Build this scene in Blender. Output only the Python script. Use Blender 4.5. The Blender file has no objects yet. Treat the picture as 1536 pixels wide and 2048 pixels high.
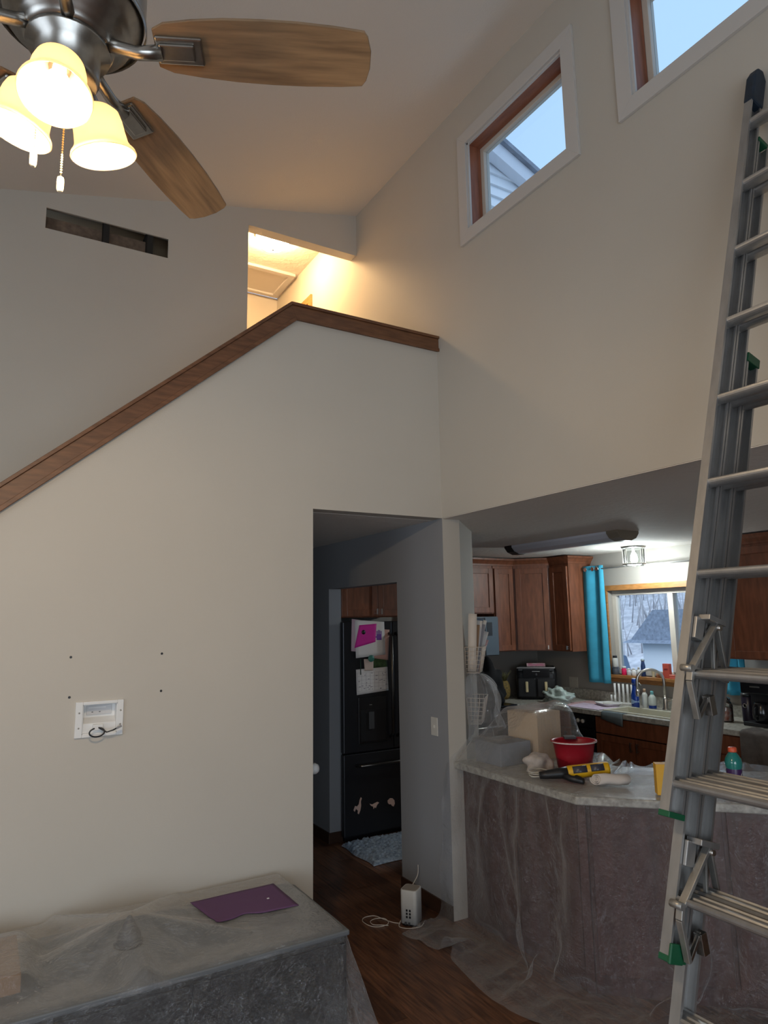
import bpy, bmesh, math, random
import numpy as np
from mathutils import Vector, Matrix, Euler

random.seed(7); np.random.seed(7)
sc = bpy.context.scene
COL = sc.collection
R = math.radians

# ------------------------------------------------------------------ camera
YAW, PIT, ROL, FPX = R(30.647), R(8.918), R(-0.940), 1354.36
cam_d = bpy.data.cameras.new('camera'); cam = bpy.data.objects.new('camera', cam_d); COL.objects.link(cam)
cam.location = (-2.560, -3.577, 1.800)
_f = Vector((math.sin(YAW)*math.cos(PIT), math.cos(YAW)*math.cos(PIT), math.sin(PIT)))
_r = Vector((math.cos(YAW), -math.sin(YAW), 0)); _u = _r.cross(_f)
_r2 = _r*math.cos(ROL)+_u*math.sin(ROL); _u2 = -_r*math.sin(ROL)+_u*math.cos(ROL)
_m = Matrix((( _r2.x,_u2.x,-_f.x),(_r2.y,_u2.y,-_f.y),(_r2.z,_u2.z,-_f.z)))
cam.rotation_euler = _m.to_euler()
cam_d.sensor_fit = 'VERTICAL'; cam_d.sensor_height = 24.0; cam_d.lens = FPX*24.0/2048.0
cam_d.clip_start = 0.05; cam_d.clip_end = 300
sc.camera = cam

# ------------------------------------------------------------------ view, world, daylight
sc.view_settings.view_transform = 'Standard'; sc.view_settings.look = 'None'
sc.view_settings.gamma = 1.0; sc.view_settings.use_curve_mapping = False
sc.view_settings.exposure = 0.2
try:
    sc.cycles.max_bounces = 10; sc.cycles.diffuse_bounces = 6; sc.cycles.transparent_max_bounces = 20
    sc.cycles.caustics_reflective = False; sc.cycles.caustics_refractive = False
    sc.cycles.sample_clamp_indirect = 4.0
except Exception: pass
world = bpy.data.worlds.new('overcast_sky'); sc.world = world; world.use_nodes = True
bg = world.node_tree.nodes['Background']; bg.inputs[0].default_value = (0.48, 0.70, 0.98, 1); bg.inputs[1].default_value = 1.0

def area(name, loc, rot, sx, sy, power, color):
    d = bpy.data.lights.new(name, 'AREA'); d.shape = 'RECTANGLE'; d.size = sx; d.size_y = sy; d.energy = power; d.color = color
    o = bpy.data.objects.new(name, d); COL.objects.link(o); o.location = loc; o.rotation_euler = rot; return o
# daylight entering by the living room's own windows, in the walls behind the camera
area('daylight_patio_door_offscreen', (-3.1, -6.32, 1.45), (R(-90), 0, R(180)), 3.6, 2.2, 75, (0.86, 0.94, 1.0))
area('daylight_side_window_offscreen', (-6.32, -3.0, 1.7), (R(90), 0, R(-90)), 2.6, 1.5, 30, (0.88, 0.94, 1.0))

sun_d = bpy.data.lights.new('overcast_sun_offscreen', 'SUN'); sun_d.energy = 1.6; sun_d.angle = R(70); sun_d.color = (.95, .97, 1.0)
sun = bpy.data.objects.new('overcast_sun_offscreen', sun_d); COL.objects.link(sun); sun.rotation_euler = Vector((.62, .25, -.74)).to_track_quat('-Z', 'Y').to_euler()

def point(name, loc, power, color, rad, parent=None):
    d = bpy.data.lights.new(name, 'POINT'); d.energy = power; d.color = color; d.shadow_soft_size = rad
    o = bpy.data.objects.new(name, d); COL.objects.link(o); o.location = loc
    if parent: o.parent = parent
    return o

# ------------------------------------------------------------------ materials
MATS = {}
def mat(name, col, rough=0.6, metal=0.0, var=0.0, vscale=6.0, bump=0.0, bscale=60.0, stretch=None, col2=None, emit=None, estr=0.0,
        coat=0.0, transm=0.0, alpha=1.0, objrand=0.0, spec=0.5, detail=4.0):
    if name in MATS: return MATS[name]
    m = bpy.data.materials.new(name); m.use_nodes = True; nt = m.node_tree; N = nt.nodes; L = nt.links
    b = N['Principled BSDF']
    b.inputs['Base Color'].default_value = (*col, 1); b.inputs['Roughness'].default_value = rough; b.inputs['Metallic'].default_value = metal
    b.inputs['Specular IOR Level'].default_value = spec
    b.inputs['Coat Weight'].default_value = coat; b.inputs['Transmission Weight'].default_value = transm; b.inputs['Alpha'].default_value = alpha
    if emit: b.inputs['Emission Color'].default_value = (*emit, 1); b.inputs['Emission Strength'].default_value = estr
    tc = N.new('ShaderNodeTexCoord'); mp = N.new('ShaderNodeMapping'); L.new(tc.outputs['Object'], mp.inputs[0])
    if stretch: mp.inputs['Scale'].default_value = stretch
    if var > 0 or col2:
        nz = N.new('ShaderNodeTexNoise'); nz.inputs['Scale'].default_value = vscale; nz.inputs['Detail'].default_value = detail
        L.new(mp.outputs[0], nz.inputs['Vector'])
        rp = N.new('ShaderNodeValToRGB'); rp.color_ramp.elements[0].position = 0.3; rp.color_ramp.elements[1].position = 0.7
        c2 = col2 if col2 else tuple(c*(1-var) for c in col)
        rp.color_ramp.elements[0].color = (*c2, 1); rp.color_ramp.elements[1].color = (*(tuple(min(1, c*(1+(0 if col2 else var*0.5))) for c in col)), 1)
        L.new(nz.outputs['Fac'], rp.inputs[0]); src = rp.outputs[0]
        if objrand > 0:
            oi = N.new('ShaderNodeObjectInfo'); mr = N.new('ShaderNodeMapRange'); mr.inputs[3].default_value = 1-objrand; mr.inputs[4].default_value = 1+objrand
            L.new(oi.outputs['Random'], mr.inputs[0])
            vm = N.new('ShaderNodeVectorMath'); vm.operation = 'SCALE'; L.new(src, vm.inputs[0]); L.new(mr.outputs[0], vm.inputs['Scale']); src = vm.outputs[0]
            add = N.new('ShaderNodeVectorMath'); add.operation = 'ADD'; L.new(tc.outputs['Object'], add.inputs[0]); L.new(oi.outputs['Location'], add.inputs[1]); L.new(add.outputs[0], mp.inputs[0])
        L.new(src, b.inputs['Base Color'])
    if bump > 0:
        bn = N.new('ShaderNodeTexNoise'); bn.inputs['Scale'].default_value = bscale; bn.inputs['Detail'].default_value = 5
        L.new(mp.outputs[0], bn.inputs['Vector'])
        bp = N.new('ShaderNodeBump'); bp.inputs['Strength'].default_value = bump; bp.inputs['Distance'].default_value = 0.01
        L.new(bn.outputs['Fac'], bp.inputs['Height']); L.new(bp.outputs[0], b.inputs['Normal'])
    MATS[name] = m; return m

def film(name, haze=0.085, crease=0.85, gloss=0.75, scale=5.0, bstr=0.7):
    """clear sheeting: see-through, a faint haze, whiter where it is creased, glossy at grazing angles"""
    if name in MATS: return MATS[name]
    m = bpy.data.materials.new(name); m.use_nodes = True; nt = m.node_tree; N = nt.nodes; L = nt.links
    N.remove(N['Principled BSDF']); out = N['Material Output']
    tr = N.new('ShaderNodeBsdfTransparent'); tr.inputs[0].default_value = (0.97, 0.98, 1.0, 1)
    gl = N.new('ShaderNodeBsdfGlossy'); gl.inputs['Roughness'].default_value = 0.13; gl.inputs[0].default_value = (1, 1, 1, 1)
    df = N.new('ShaderNodeBsdfDiffuse'); df.inputs[0].default_value = (0.85, 0.85, 0.85, 1)
    tl = N.new('ShaderNodeBsdfTranslucent'); tl.inputs[0].default_value = (0.85, 0.85, 0.85, 1)
    mt = N.new('ShaderNodeMixShader'); mt.inputs[0].default_value = 0.4; L.new(df.outputs[0], mt.inputs[1]); L.new(tl.outputs[0], mt.inputs[2])
    tc = N.new('ShaderNodeTexCoord')
    def node(t, **k):
        n = N.new(t)
        for kk, v in k.items(): n.inputs[kk].default_value = v
        return n
    nz = node('ShaderNodeTexNoise', Scale=scale, Detail=4.0); L.new(tc.outputs['Object'], nz.inputs['Vector'])
    sc2 = N.new('ShaderNodeVectorMath'); sc2.operation = 'SCALE'; sc2.inputs['Scale'].default_value = 0.6; L.new(nz.outputs['Color'], sc2.inputs[0])
    wr = N.new('ShaderNodeVectorMath'); L.new(tc.outputs['Object'], wr.inputs[0]); L.new(sc2.outputs[0], wr.inputs[1])
    mp = N.new('ShaderNodeMapping'); mp.inputs['Scale'].default_value = (1, 1, .45); L.new(wr.outputs[0], mp.inputs[0])
    w1 = node('ShaderNodeTexNoise', Scale=scale*3.2, Detail=5.0, Roughness=.6); L.new(mp.outputs[0], w1.inputs['Vector'])
    rd_ = N.new('ShaderNodeMath'); rd_.operation = 'SUBTRACT'; L.new(w1.outputs['Fac'], rd_.inputs[0]); rd_.inputs[1].default_value = .5
    ab = N.new('ShaderNodeMath'); ab.operation = 'ABSOLUTE'; L.new(rd_.outputs[0], ab.inputs[0])
    bp = N.new('ShaderNodeBump'); bp.inputs['Strength'].default_value = bstr; bp.inputs['Distance'].default_value = 0.05; L.new(ab.outputs[0], bp.inputs['Height'])
    L.new(bp.outputs[0], gl.inputs['Normal']); L.new(bp.outputs[0], df.inputs['Normal'])
    lw = N.new('ShaderNodeLayerWeight'); lw.inputs['Blend'].default_value = 0.5; L.new(bp.outputs[0], lw.inputs['Normal'])
    lp = N.new('ShaderNodeMath'); lp.operation = 'POWER'; L.new(lw.outputs['Facing'], lp.inputs[0]); lp.inputs[1].default_value = 4.0
    lk = N.new('ShaderNodeMath'); lk.operation = 'MULTIPLY_ADD'; lk.use_clamp = True; L.new(lp.outputs[0], lk.inputs[0]); lk.inputs[1].default_value = gloss; lk.inputs[2].default_value = .05
    lf = N.new('ShaderNodeLayerWeight'); lf.inputs['Blend'].default_value = 0.5
    pw_ = N.new('ShaderNodeMath'); pw_.operation = 'POWER'; L.new(lf.outputs['Facing'], pw_.inputs[0]); pw_.inputs[1].default_value = 3.0
    fz = N.new('ShaderNodeMath'); fz.operation = 'MULTIPLY_ADD'; fz.use_clamp = True; L.new(pw_.outputs[0], fz.inputs[0]); fz.inputs[1].default_value = crease; fz.inputs[2].default_value = haze
    m1 = N.new('ShaderNodeMixShader'); L.new(fz.outputs[0], m1.inputs[0]); L.new(tr.outputs[0], m1.inputs[1]); L.new(mt.outputs[0], m1.inputs[2])
    m3 = N.new('ShaderNodeMixShader'); L.new(lk.outputs[0], m3.inputs[0]); L.new(m1.outputs[0], m3.inputs[1]); L.new(gl.outputs[0], m3.inputs[2])
    L.new(m3.outputs[0], out.inputs['Surface']); MATS[name] = m; return m

def glassm(name, tint=(0.93, 0.97, 1.0), refl=0.12, rough=0.02):
    if name in MATS: return MATS[name]
    m = bpy.data.materials.new(name); m.use_nodes = True; nt = m.node_tree; N = nt.nodes; L = nt.links
    N.remove(N['Principled BSDF']); out = N['Material Output']
    tr = N.new('ShaderNodeBsdfTransparent'); tr.inputs[0].default_value = (*tint, 1)
    gl = N.new('ShaderNodeBsdfGlossy'); gl.inputs['Roughness'].default_value = rough
    lw = N.new('ShaderNodeLayerWeight'); lw.inputs['Blend'].default_value = refl
    mx = N.new('ShaderNodeMixShader'); L.new(lw.outputs['Fresnel'], mx.inputs[0]); L.new(tr.outputs[0], mx.inputs[1]); L.new(gl.outputs[0], mx.inputs[2])
    L.new(mx.outputs[0], out.inputs['Surface']); MATS[name] = m; return m

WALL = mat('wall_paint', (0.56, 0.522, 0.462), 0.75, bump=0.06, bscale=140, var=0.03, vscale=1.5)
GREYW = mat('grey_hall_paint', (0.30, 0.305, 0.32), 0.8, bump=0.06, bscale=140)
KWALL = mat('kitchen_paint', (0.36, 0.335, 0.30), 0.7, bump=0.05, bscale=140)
CEIL = mat('ceiling_paint', (0.74, 0.69, 0.63), 0.85, bump=0.10, bscale=90)
KCEIL = mat('textured_ceiling', (0.78, 0.73, 0.67), 0.85, bump=0.55, bscale=22)
TRIMW = mat('white_trim', (0.60, 0.575, 0.55), 0.5)
OAKTRIM = mat('oak_trim', (0.42, 0.19, 0.06), 0.45, var=0.3, vscale=5, stretch=(3, 3, 14))
CAPW = mat('stained_cap_wood', (0.17, 0.075, 0.035), 0.5, var=0.35, vscale=4, stretch=(2, 12, 12), coat=0.0)
JAMBW = mat('red_stained_jamb', (0.30, 0.11, 0.06), 0.5, var=0.3, vscale=6, stretch=(6, 1, 1))
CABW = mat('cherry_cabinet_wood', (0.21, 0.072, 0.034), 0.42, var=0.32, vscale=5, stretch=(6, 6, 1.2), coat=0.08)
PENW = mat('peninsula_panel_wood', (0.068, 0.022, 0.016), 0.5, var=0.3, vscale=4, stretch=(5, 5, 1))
PLANK = mat('dark_wood_plank', (0.19, 0.085, 0.042), 0.34, col2=(0.050, 0.022, 0.013), vscale=5, stretch=(14, 1.1, 1), objrand=0.35, detail=8, bump=0.05, bscale=40)
FLOORB = mat('floor_underlay', (0.03, 0.014, 0.009), 0.5)
BASEB = mat('dark_baseboard', (0.05, 0.024, 0.014), 0.4)
COUNTER = mat('speckled_laminate', (0.56, 0.54, 0.48), 0.35, col2=(0.26, 0.245, 0.21), vscale=38, detail=8)
VINYL = mat('vinyl_window_frame', (0.66, 0.60, 0.52), 0.4)
GLASS = glassm('window_glass')
BLACK = mat('black_plastic', (0.012, 0.012, 0.014), 0.4)
BLACKG = mat('gloss_black', (0.01, 0.01, 0.012), 0.18)
DARKGREY = mat('dark_grey_plastic', (0.06, 0.062, 0.068), 0.45)
WHITE = mat('white_plastic', (0.78, 0.78, 0.77), 0.4)
OFFW = mat('offwhite_plastic', (0.62, 0.60, 0.55), 0.45)
PAPER = mat('white_paper', (0.80, 0.78, 0.78), 0.8)
ALU = mat('aluminium', (0.43, 0.42, 0.41), 0.38, metal=0.75, var=0.16, vscale=9, stretch=(3, 3, 1), bump=0.03, bscale=200)
ALUW = mat('worn_aluminium', (0.40, 0.385, 0.36), 0.42, metal=0.75, var=0.25, vscale=12, stretch=(3, 3, 1))
NICKEL = mat('brushed_nickel', (0.40, 0.385, 0.36), 0.30, metal=1.0, var=0.15, vscale=40)
CHROME = mat('chrome', (0.75, 0.75, 0.76), 0.12, metal=1.0)
STEEL = mat('faucet_nickel', (0.55, 0.52, 0.48), 0.3, metal=1.0)
GREEN = mat('green_plastic', (0.006, 0.085, 0.035), 0.45)
NAVY = mat('navy_rubber_cap', (0.012, 0.025, 0.045), 0.6, var=0.4, vscale=20)
FRIDGE = mat('black_stainless', (0.030, 0.031, 0.036), 0.34, metal=0.55)
FRIDGESIDE = mat('fridge_side', (0.010, 0.011, 0.015), 0.5)
FILM = film('plastic_sheet')
FILM2 = film('plastic_sheet_bunched', haze=0.16, crease=.5, gloss=0.32, scale=9.0, bstr=0.7)

# ------------------------------------------------------------------ mesh helpers
class MB:
    def __init__(s): s.v = []; s.f = []; s.sm = []
    def add(s, vs, fs, smooth=False):
        n = len(s.v); s.v += [tuple(v) for v in vs]; s.f += [tuple(i+n for i in f) for f in fs]; s.sm += [smooth]*len(fs); return s
    def box(s, x0, x1, y0, y1, z0, z1, rz=0, c=None):
        vs = [(x, y, z) for z in (z0, z1) for y in (y0, y1) for x in (x0, x1)]
        if rz:
            cx, cy = c if c else ((x0+x1)/2, (y0+y1)/2); ca, sa = math.cos(rz), math.sin(rz)
            vs = [(cx+(x-cx)*ca-(y-cy)*sa, cy+(x-cx)*sa+(y-cy)*ca, z) for x, y, z in vs]
        return s.add(vs, [(0,2,3,1),(4,5,7,6),(0,1,5,4),(2,6,7,3),(0,4,6,2),(1,3,7,5)])
    def obox(s, c, ax, ay, az, hx, hy, hz):     # oriented box: centre, axes, half sizes
        c = Vector(c); ax, ay, az = Vector(ax).normalized(), Vector(ay).normalized(), Vector(az).normalized()
        vs = [c+ax*hx*i+ay*hy*j+az*hz*k for k in (-1,1) for j in (-1,1) for i in (-1,1)]
        return s.add(vs, [(0,2,3,1),(4,5,7,6),(0,1,5,4),(2,6,7,3),(0,4,6,2),(1,3,7,5)])
    def prism(s, poly, lo, hi, axis='z'):
        n = len(poly)
        def P(a, b, t): return {'z': (a, b, t), 'y': (a, t, b), 'x': (t, a, b)}[axis]
        vs = [P(a, b, lo) for a, b in poly]+[P(a, b, hi) for a, b in poly]
        return s.add(vs, [tuple(range(n))[::-1], tuple(range(n, 2*n))]+[(i, (i+1)%n, n+(i+1)%n, n+i) for i in range(n)])
    def lathe(s, prof, c=(0,0,0), n=24, axis=(0,0,1), cap=True, smooth=True):
        az = Vector(axis).normalized(); ax = az.orthogonal().normalized(); ay = az.cross(ax); c = Vector(c)
        vs = []; fs = []
        for r, z in prof:
            for i in range(n):
                a = 2*math.pi*i/n; vs.append(c+az*z+(ax*math.cos(a)+ay*math.sin(a))*r)
        for k in range(len(prof)-1):
            for i in range(n): fs.append((k*n+i, k*n+(i+1)%n, (k+1)*n+(i+1)%n, (k+1)*n+i))
        s.add(vs, fs, smooth)
        if cap:
            m = len(s.v)-len(vs)
            if prof[0][0] > 1e-5: s.f.append(tuple(m+i for i in range(n))[::-1]); s.sm.append(False)
            if prof[-1][0] > 1e-5: s.f.append(tuple(m+(len(prof)-1)*n+i for i in range(n))); s.sm.append(False)
        return s
    def tube(s, pts, r, n=8, closed=False, smooth=True):
        pts = [Vector(p) for p in pts]; rs = r if isinstance(r, (list, tuple)) else [r]*len(pts)
        vs = []; fs = []; prev = None
        for i, p in enumerate(pts):
            if closed: t = pts[(i+1)%len(pts)]-pts[i-1]
            else: t = pts[min(i+1, len(pts)-1)]-pts[max(i-1, 0)]
            t.normalize()
            if prev is None: ax = t.orthogonal().normalized()
            else:
                ax = prev-t*prev.dot(t)
                ax = ax.normalized() if ax.length > 1e-6 else t.orthogonal().normalized()
            prev = ax; ay = t.cross(ax)
            for k in range(n):
                a = 2*math.pi*k/n; vs.append(p+(ax*math.cos(a)+ay*math.sin(a))*rs[i])
        m = len(pts)
        for i in range(m if closed else m-1):
            j = (i+1)%m
            for k in range(n): fs.append((i*n+k, i*n+(k+1)%n, j*n+(k+1)%n, j*n+k))
        if not closed: fs += [tuple(range(n))[::-1], tuple((m-1)*n+k for k in range(n))]
        return s.add(vs, fs, smooth)
    def ball(s, c, r, n=12, sc=(1,1,1)):
        prof = [(r*math.sin(math.pi*i/n), -r*math.cos(math.pi*i/n)) for i in range(n+1)]
        m = len(s.v); s.lathe(prof, (0,0,0), n*2, cap=False)
        s.v[m:] = [(c[0]+x*sc[0], c[1]+y*sc[1], c[2]+z*sc[2]) for x, y, z in s.v[m:]]
        return s
    def loft(s, rings, cap=True, smooth=True):
        n = len(rings[0]); vs = [v for r in rings for v in r]; fs = []
        for k in range(len(rings)-1):
            for i in range(n): fs.append((k*n+i, k*n+(i+1)%n, (k+1)*n+(i+1)%n, (k+1)*n+i))
        s.add(vs, fs, smooth)
        if cap:
            m = len(s.v)-len(vs)
            s.f += [tuple(m+i for i in range(n))[::-1], tuple(m+(len(rings)-1)*n+i for i in range(n))]; s.sm += [False, False]
        return s
    def build(s, name, m, parent=None, world=False, bevel=0.0, solid=0.0, subd=0, segs=2):
        me = bpy.data.meshes.new(name); vs = s.v
        if world and parent: o = parent.location; vs = [(x-o.x, y-o.y, z-o.z) for x, y, z in vs]
        me.from_pydata(vs, [], s.f); me.polygons.foreach_set('use_smooth', s.sm)
        bm = bmesh.new(); bm.from_mesh(me); bmesh.ops.recalc_face_normals(bm, faces=bm.faces); bm.to_mesh(me); bm.free()
        me.materials.append(m); me.update()
        ob = bpy.data.objects.new(name, me); COL.objects.link(ob)
        if parent: ob.parent = parent
        if subd: k = ob.modifiers.new('sub', 'SUBSURF'); k.levels = subd; k.render_levels = subd
        if bevel > 0:
            k = ob.modifiers.new('bev', 'BEVEL'); k.width = bevel; k.segments = segs; k.limit_method = 'ANGLE'; k.angle_limit = R(40); k.harden_normals = False
        if solid > 0: k = ob.modifiers.new('sol', 'SOLIDIFY'); k.thickness = solid; k.offset = 0
        return ob

def root(name, loc, label, cat, group=None, rz=0):
    o = bpy.data.objects.new(name, None); o.empty_display_size = 0.05; COL.objects.link(o); o.location = loc; o.rotation_euler = (0, 0, rz)
    o['label'] = label; o['category'] = cat
    if group: o['group'] = group
    return o
def tag(o, label, cat, group=None):
    o['label'] = label; o['category'] = cat
    if group: o['group'] = group
    return o
def struct(o, label=None):
    o['kind'] = 'structure'
    if label: o['label'] = label
    return o
def copy_tree(o, parent=None):
    c = o.copy(); COL.objects.link(c); c.parent = parent
    for ch in list(o.children): copy_tree(ch, c)
    return c
def wall_grid(mb, axis, t0, t1, us, vs, holes):
    """boxes filling the rectangle us x vs (u horizontal, v vertical) less the holes; axis = the wall's normal"""
    U = sorted(set([us[0], us[1]]+[h[i] for h in holes for i in (0, 1)])); V = sorted(set([vs[0], vs[1]]+[h[i] for h in holes for i in (2, 3)]))
    for a, b in zip(U, U[1:]):
        for c, d in zip(V, V[1:]):
            if any(h[0] <= (a+b)/2 <= h[1] and h[2] <= (c+d)/2 <= h[3] for h in holes): continue
            if axis == 'x': mb.box(t0, t1, a, b, c, d)
            else: mb.box(a, b, t0, t1, c, d)
    return mb

# ================================================================== THE SETTING
ZS = 2.44                      # kitchen and hall ceiling
CZ0, CSL = 5.22, 0.236         # main ceiling: z = CZ0 + CSL*x
XL, YB = -6.2, -6.2            # far living room walls
XW, YK = 3.10, 2.50            # kitchen window wall, kitchen back wall
YC = 1.135                     # stair back wall
XH = -0.923                    # hall opening edge

fl = struct(MB().box(XL-.1, XW+.1, YB-.1, 3.1, -0.12, -0.012).build('floor', FLOORB), 'dark wood plank floor')
pw, plen = 0.127, 1.22
pm = MB().box(-pw/2+.0009, pw/2-.0009, -plen/2+.0009, plen/2-.0009, -0.012, 0.0).build('plank', PLANK, fl)
first = True
for i in range(-20, 9):
    x = (i+.5)*pw; off = (i*0.437) % 1.0*plen
    for j in range(-3, 3):
        y = j*plen+off
        if y+plen/2 < -2.6 or y-plen/2 > 2.9: continue
        if x < -1.6 and y > .6: continue
        o = pm if first else pm.copy()
        if not first: COL.objects.link(o)
        first = False; o.location = (x, y, 0)
rest = MB()
for i in range(-49, 24):
    x = (i+.5)*pw; off = (i*0.437) % 1.0*plen
    for j in range(-6, 4):
        y = j*plen+off
        vis = (-20 <= i < 9) and -3 <= j < 3 and not (y+plen/2 < -2.6 or y-plen/2 > 2.9) and not (x < -1.6 and y > .6)
        if vis or y+plen/2 > 3.0 or y-plen/2 < YB: continue
        rest.box(x-pw/2+.0009, x+pw/2-.0009, y-plen/2+.0009, y+plen/2-.0009, -0.012, 0.0)
ro = rest.build('planks', PLANK, fl); ro['kind'] = 'stuff'

# half wall along the stairs with the hall opening under it
KX, KZ = -1.041, 3.588; SL = (3.588-2.33)/(2.513-1.041)
zl = KZ+SL*(XL+.0-KX)
xfoot = KX-(KZ-0.3)/SL
w = MB()
w.prism([(XL, 0), (XH, 0), (XH, ZS), (0, ZS), (0, KZ), (KX, KZ), (xfoot, 0.3), (XL, 0.3)], 0.0, 0.115, 'y')
wa = struct(w.build('wall_stair', WALL), 'pale half wall along the staircase')
# cut the recess for the cable box
cut = MB().box(-2.116, -1.958, -.05, .062, 1.281, 1.419).build('cutter', WALL)
bo_ = wa.modifiers.new('cut', 'BOOLEAN'); bo_.operation = 'DIFFERENCE'; bo_.solver = 'EXACT'; bo_.object = cut
bpy.context.view_layer.update(); dg_ = bpy.context.evaluated_depsgraph_get(); me_ = bpy.data.meshes.new_from_object(wa.evaluated_get(dg_))
wa.modifiers.clear(); wa.data = me_; bpy.data.objects.remove(cut, do_unlink=True)
# its screw holes
for (hx, hz) in ((-2.178, 1.642), (-1.758, 1.642), (-2.175, 1.457), (-1.756, 1.459)):
    MB().lathe([(.0001, -.004), (.0035, -.0035), (.0045, 0.001), (.006, .0008)], (hx, -0.0005, hz), 10, (0, -1, 0)).build('screw_hole', BLACK, wa)

# wooden cap on the half wall: level part and raking part
SQ = math.sqrt(1+SL*SL)
def mitre(h): return (KX-h*(SQ-1)/SL, KZ+h)
def rake(x, h): return (x, KZ+SL*(x-KX)+h*SQ)
def cap(n, lab, level):
    t = bpy.data.objects.new('trim_%d' % n, None); COL.objects.link(t); t.location = (KX, 0, KZ); struct(t, lab)
    for nm, h0, h1, ya, yb in (('apron_board', -.006, .078, -.020, -.0005), ('cap_board', .078, .096, -.032, .145), ('bottom_moulding', -.012, .010, -.030, -.020)):
        far = (-.0005 if level else KX-2.9)
        p = [mitre(h0), (far, KZ+h0), (far, KZ+h1), mitre(h1)] if level else [rake(far, h0), mitre(h0), mitre(h1), rake(far, h1)]
        MB().prism(p, ya, yb, 'y').build(nm, CAPW, t, True, .002)
    return t
cap(1, 'level dark wood cap on the landing half wall', True); cap(2, 'raking dark wood cap on the stair half wall', False)

# landing, hall ceiling, stairs
struct(MB().box(-1.04, 0.0, 0.115, 2.95, ZS, 2.72).build('floor_landing', KCEIL))
st = MB()
for k in range(13):
    zt = 2.72-(k+1)*0.195; x1 = -1.04-k*0.23
    if zt < .1: break
    st.box(x1-0.23, x1, 0.115, YC, max(zt-.25, 0), zt)
struct(st.build('stairs', BASEB), 'wooden stairs behind the half wall')

# stair back wall with an unfinished vent slot and the landing opening
w = MB()
VENT = (-2.355, -1.556, 4.407, 4.556)
def cslab(x0, x1, z0):      # top follows the sloping ceiling
    w.prism([(x0, z0), (x1, z0), (x1, CZ0+CSL*x1+.02), (x0, CZ0+CSL*x0+.02)], YC, YC+.1, 'y')
def cs2(x0, x1, z0, ya, yb): w.prism([(x0, z0), (x1, z0), (x1, CZ0+CSL*x1+.02), (x0, CZ0+CSL*x0+.02)], ya, yb, 'y')
V2 = (-2.62, -1.30, 4.20, 4.60)
for (H, ya, yb) in ((VENT, YC, YC+.013), (V2, YC+.013, YC+.1)):
    cs2(XL, H[0], 0, ya, yb); w.box(H[0], H[1], ya, yb, 0, H[2]); cs2(H[1], -0.954, 0, ya, yb); cs2(H[0], H[1], H[3], ya, yb)
cslab(-0.954, 0.0, 4.852)
wc = struct(w.build('wall_stairwell', WALL), 'pale stairwell wall with a slot cut into it')
STUD = mat('bare_stud', (0.30, 0.22, 0.14), 0.9)
MB().box(-2.62, -1.70, YC+.085, YC+.099, 4.2, 4.535).build('cavity_panel', mat('bare_chipboard', (0.20, 0.14, 0.10), 0.9, var=.3, vscale=30), wc)
MB().box(-2.8, -1.2, YC+.33, YC+.36, 4.0, 4.9).build('cavity_back', STUD, wc)
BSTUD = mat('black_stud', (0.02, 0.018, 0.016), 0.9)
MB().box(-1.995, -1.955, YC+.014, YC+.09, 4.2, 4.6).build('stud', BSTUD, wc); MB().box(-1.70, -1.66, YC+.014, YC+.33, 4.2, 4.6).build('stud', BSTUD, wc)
MB().box(-2.8, -1.2, YC+.1, YC+.36, 4.86, 4.9).build('cavity_top', STUD, wc); MB().box(-2.85, -2.8, YC+.1, YC+.36, 4.0, 4.9).build('cavity_side', STUD, wc); MB().box(-1.2, -1.15, YC+.1, YC+.36, 4.0, 4.9).build('cavity_side', STUD, wc); MB().box(-2.8, -1.2, YC+.1, YC+.36, 3.96, 4.0).build('cavity_base', STUD, wc)
# upper hall beyond the landing
w = MB(); w.box(-1.08, -.98, YC+.1, 2.95, 2.72, 5.25); w.box(-1.08, 0.2, 2.95, 3.05, 2.72, 5.25)
struct(w.build('wall_upper_hall', WALL))
HC = (-.62, -.03, 2.42, 2.90)
w = MB(); w.box(-1.08, 0.0, YC+.1, 2.95, 5.256, 5.32)
struct(w.build('ceiling_upper_hall', KCEIL))

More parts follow.
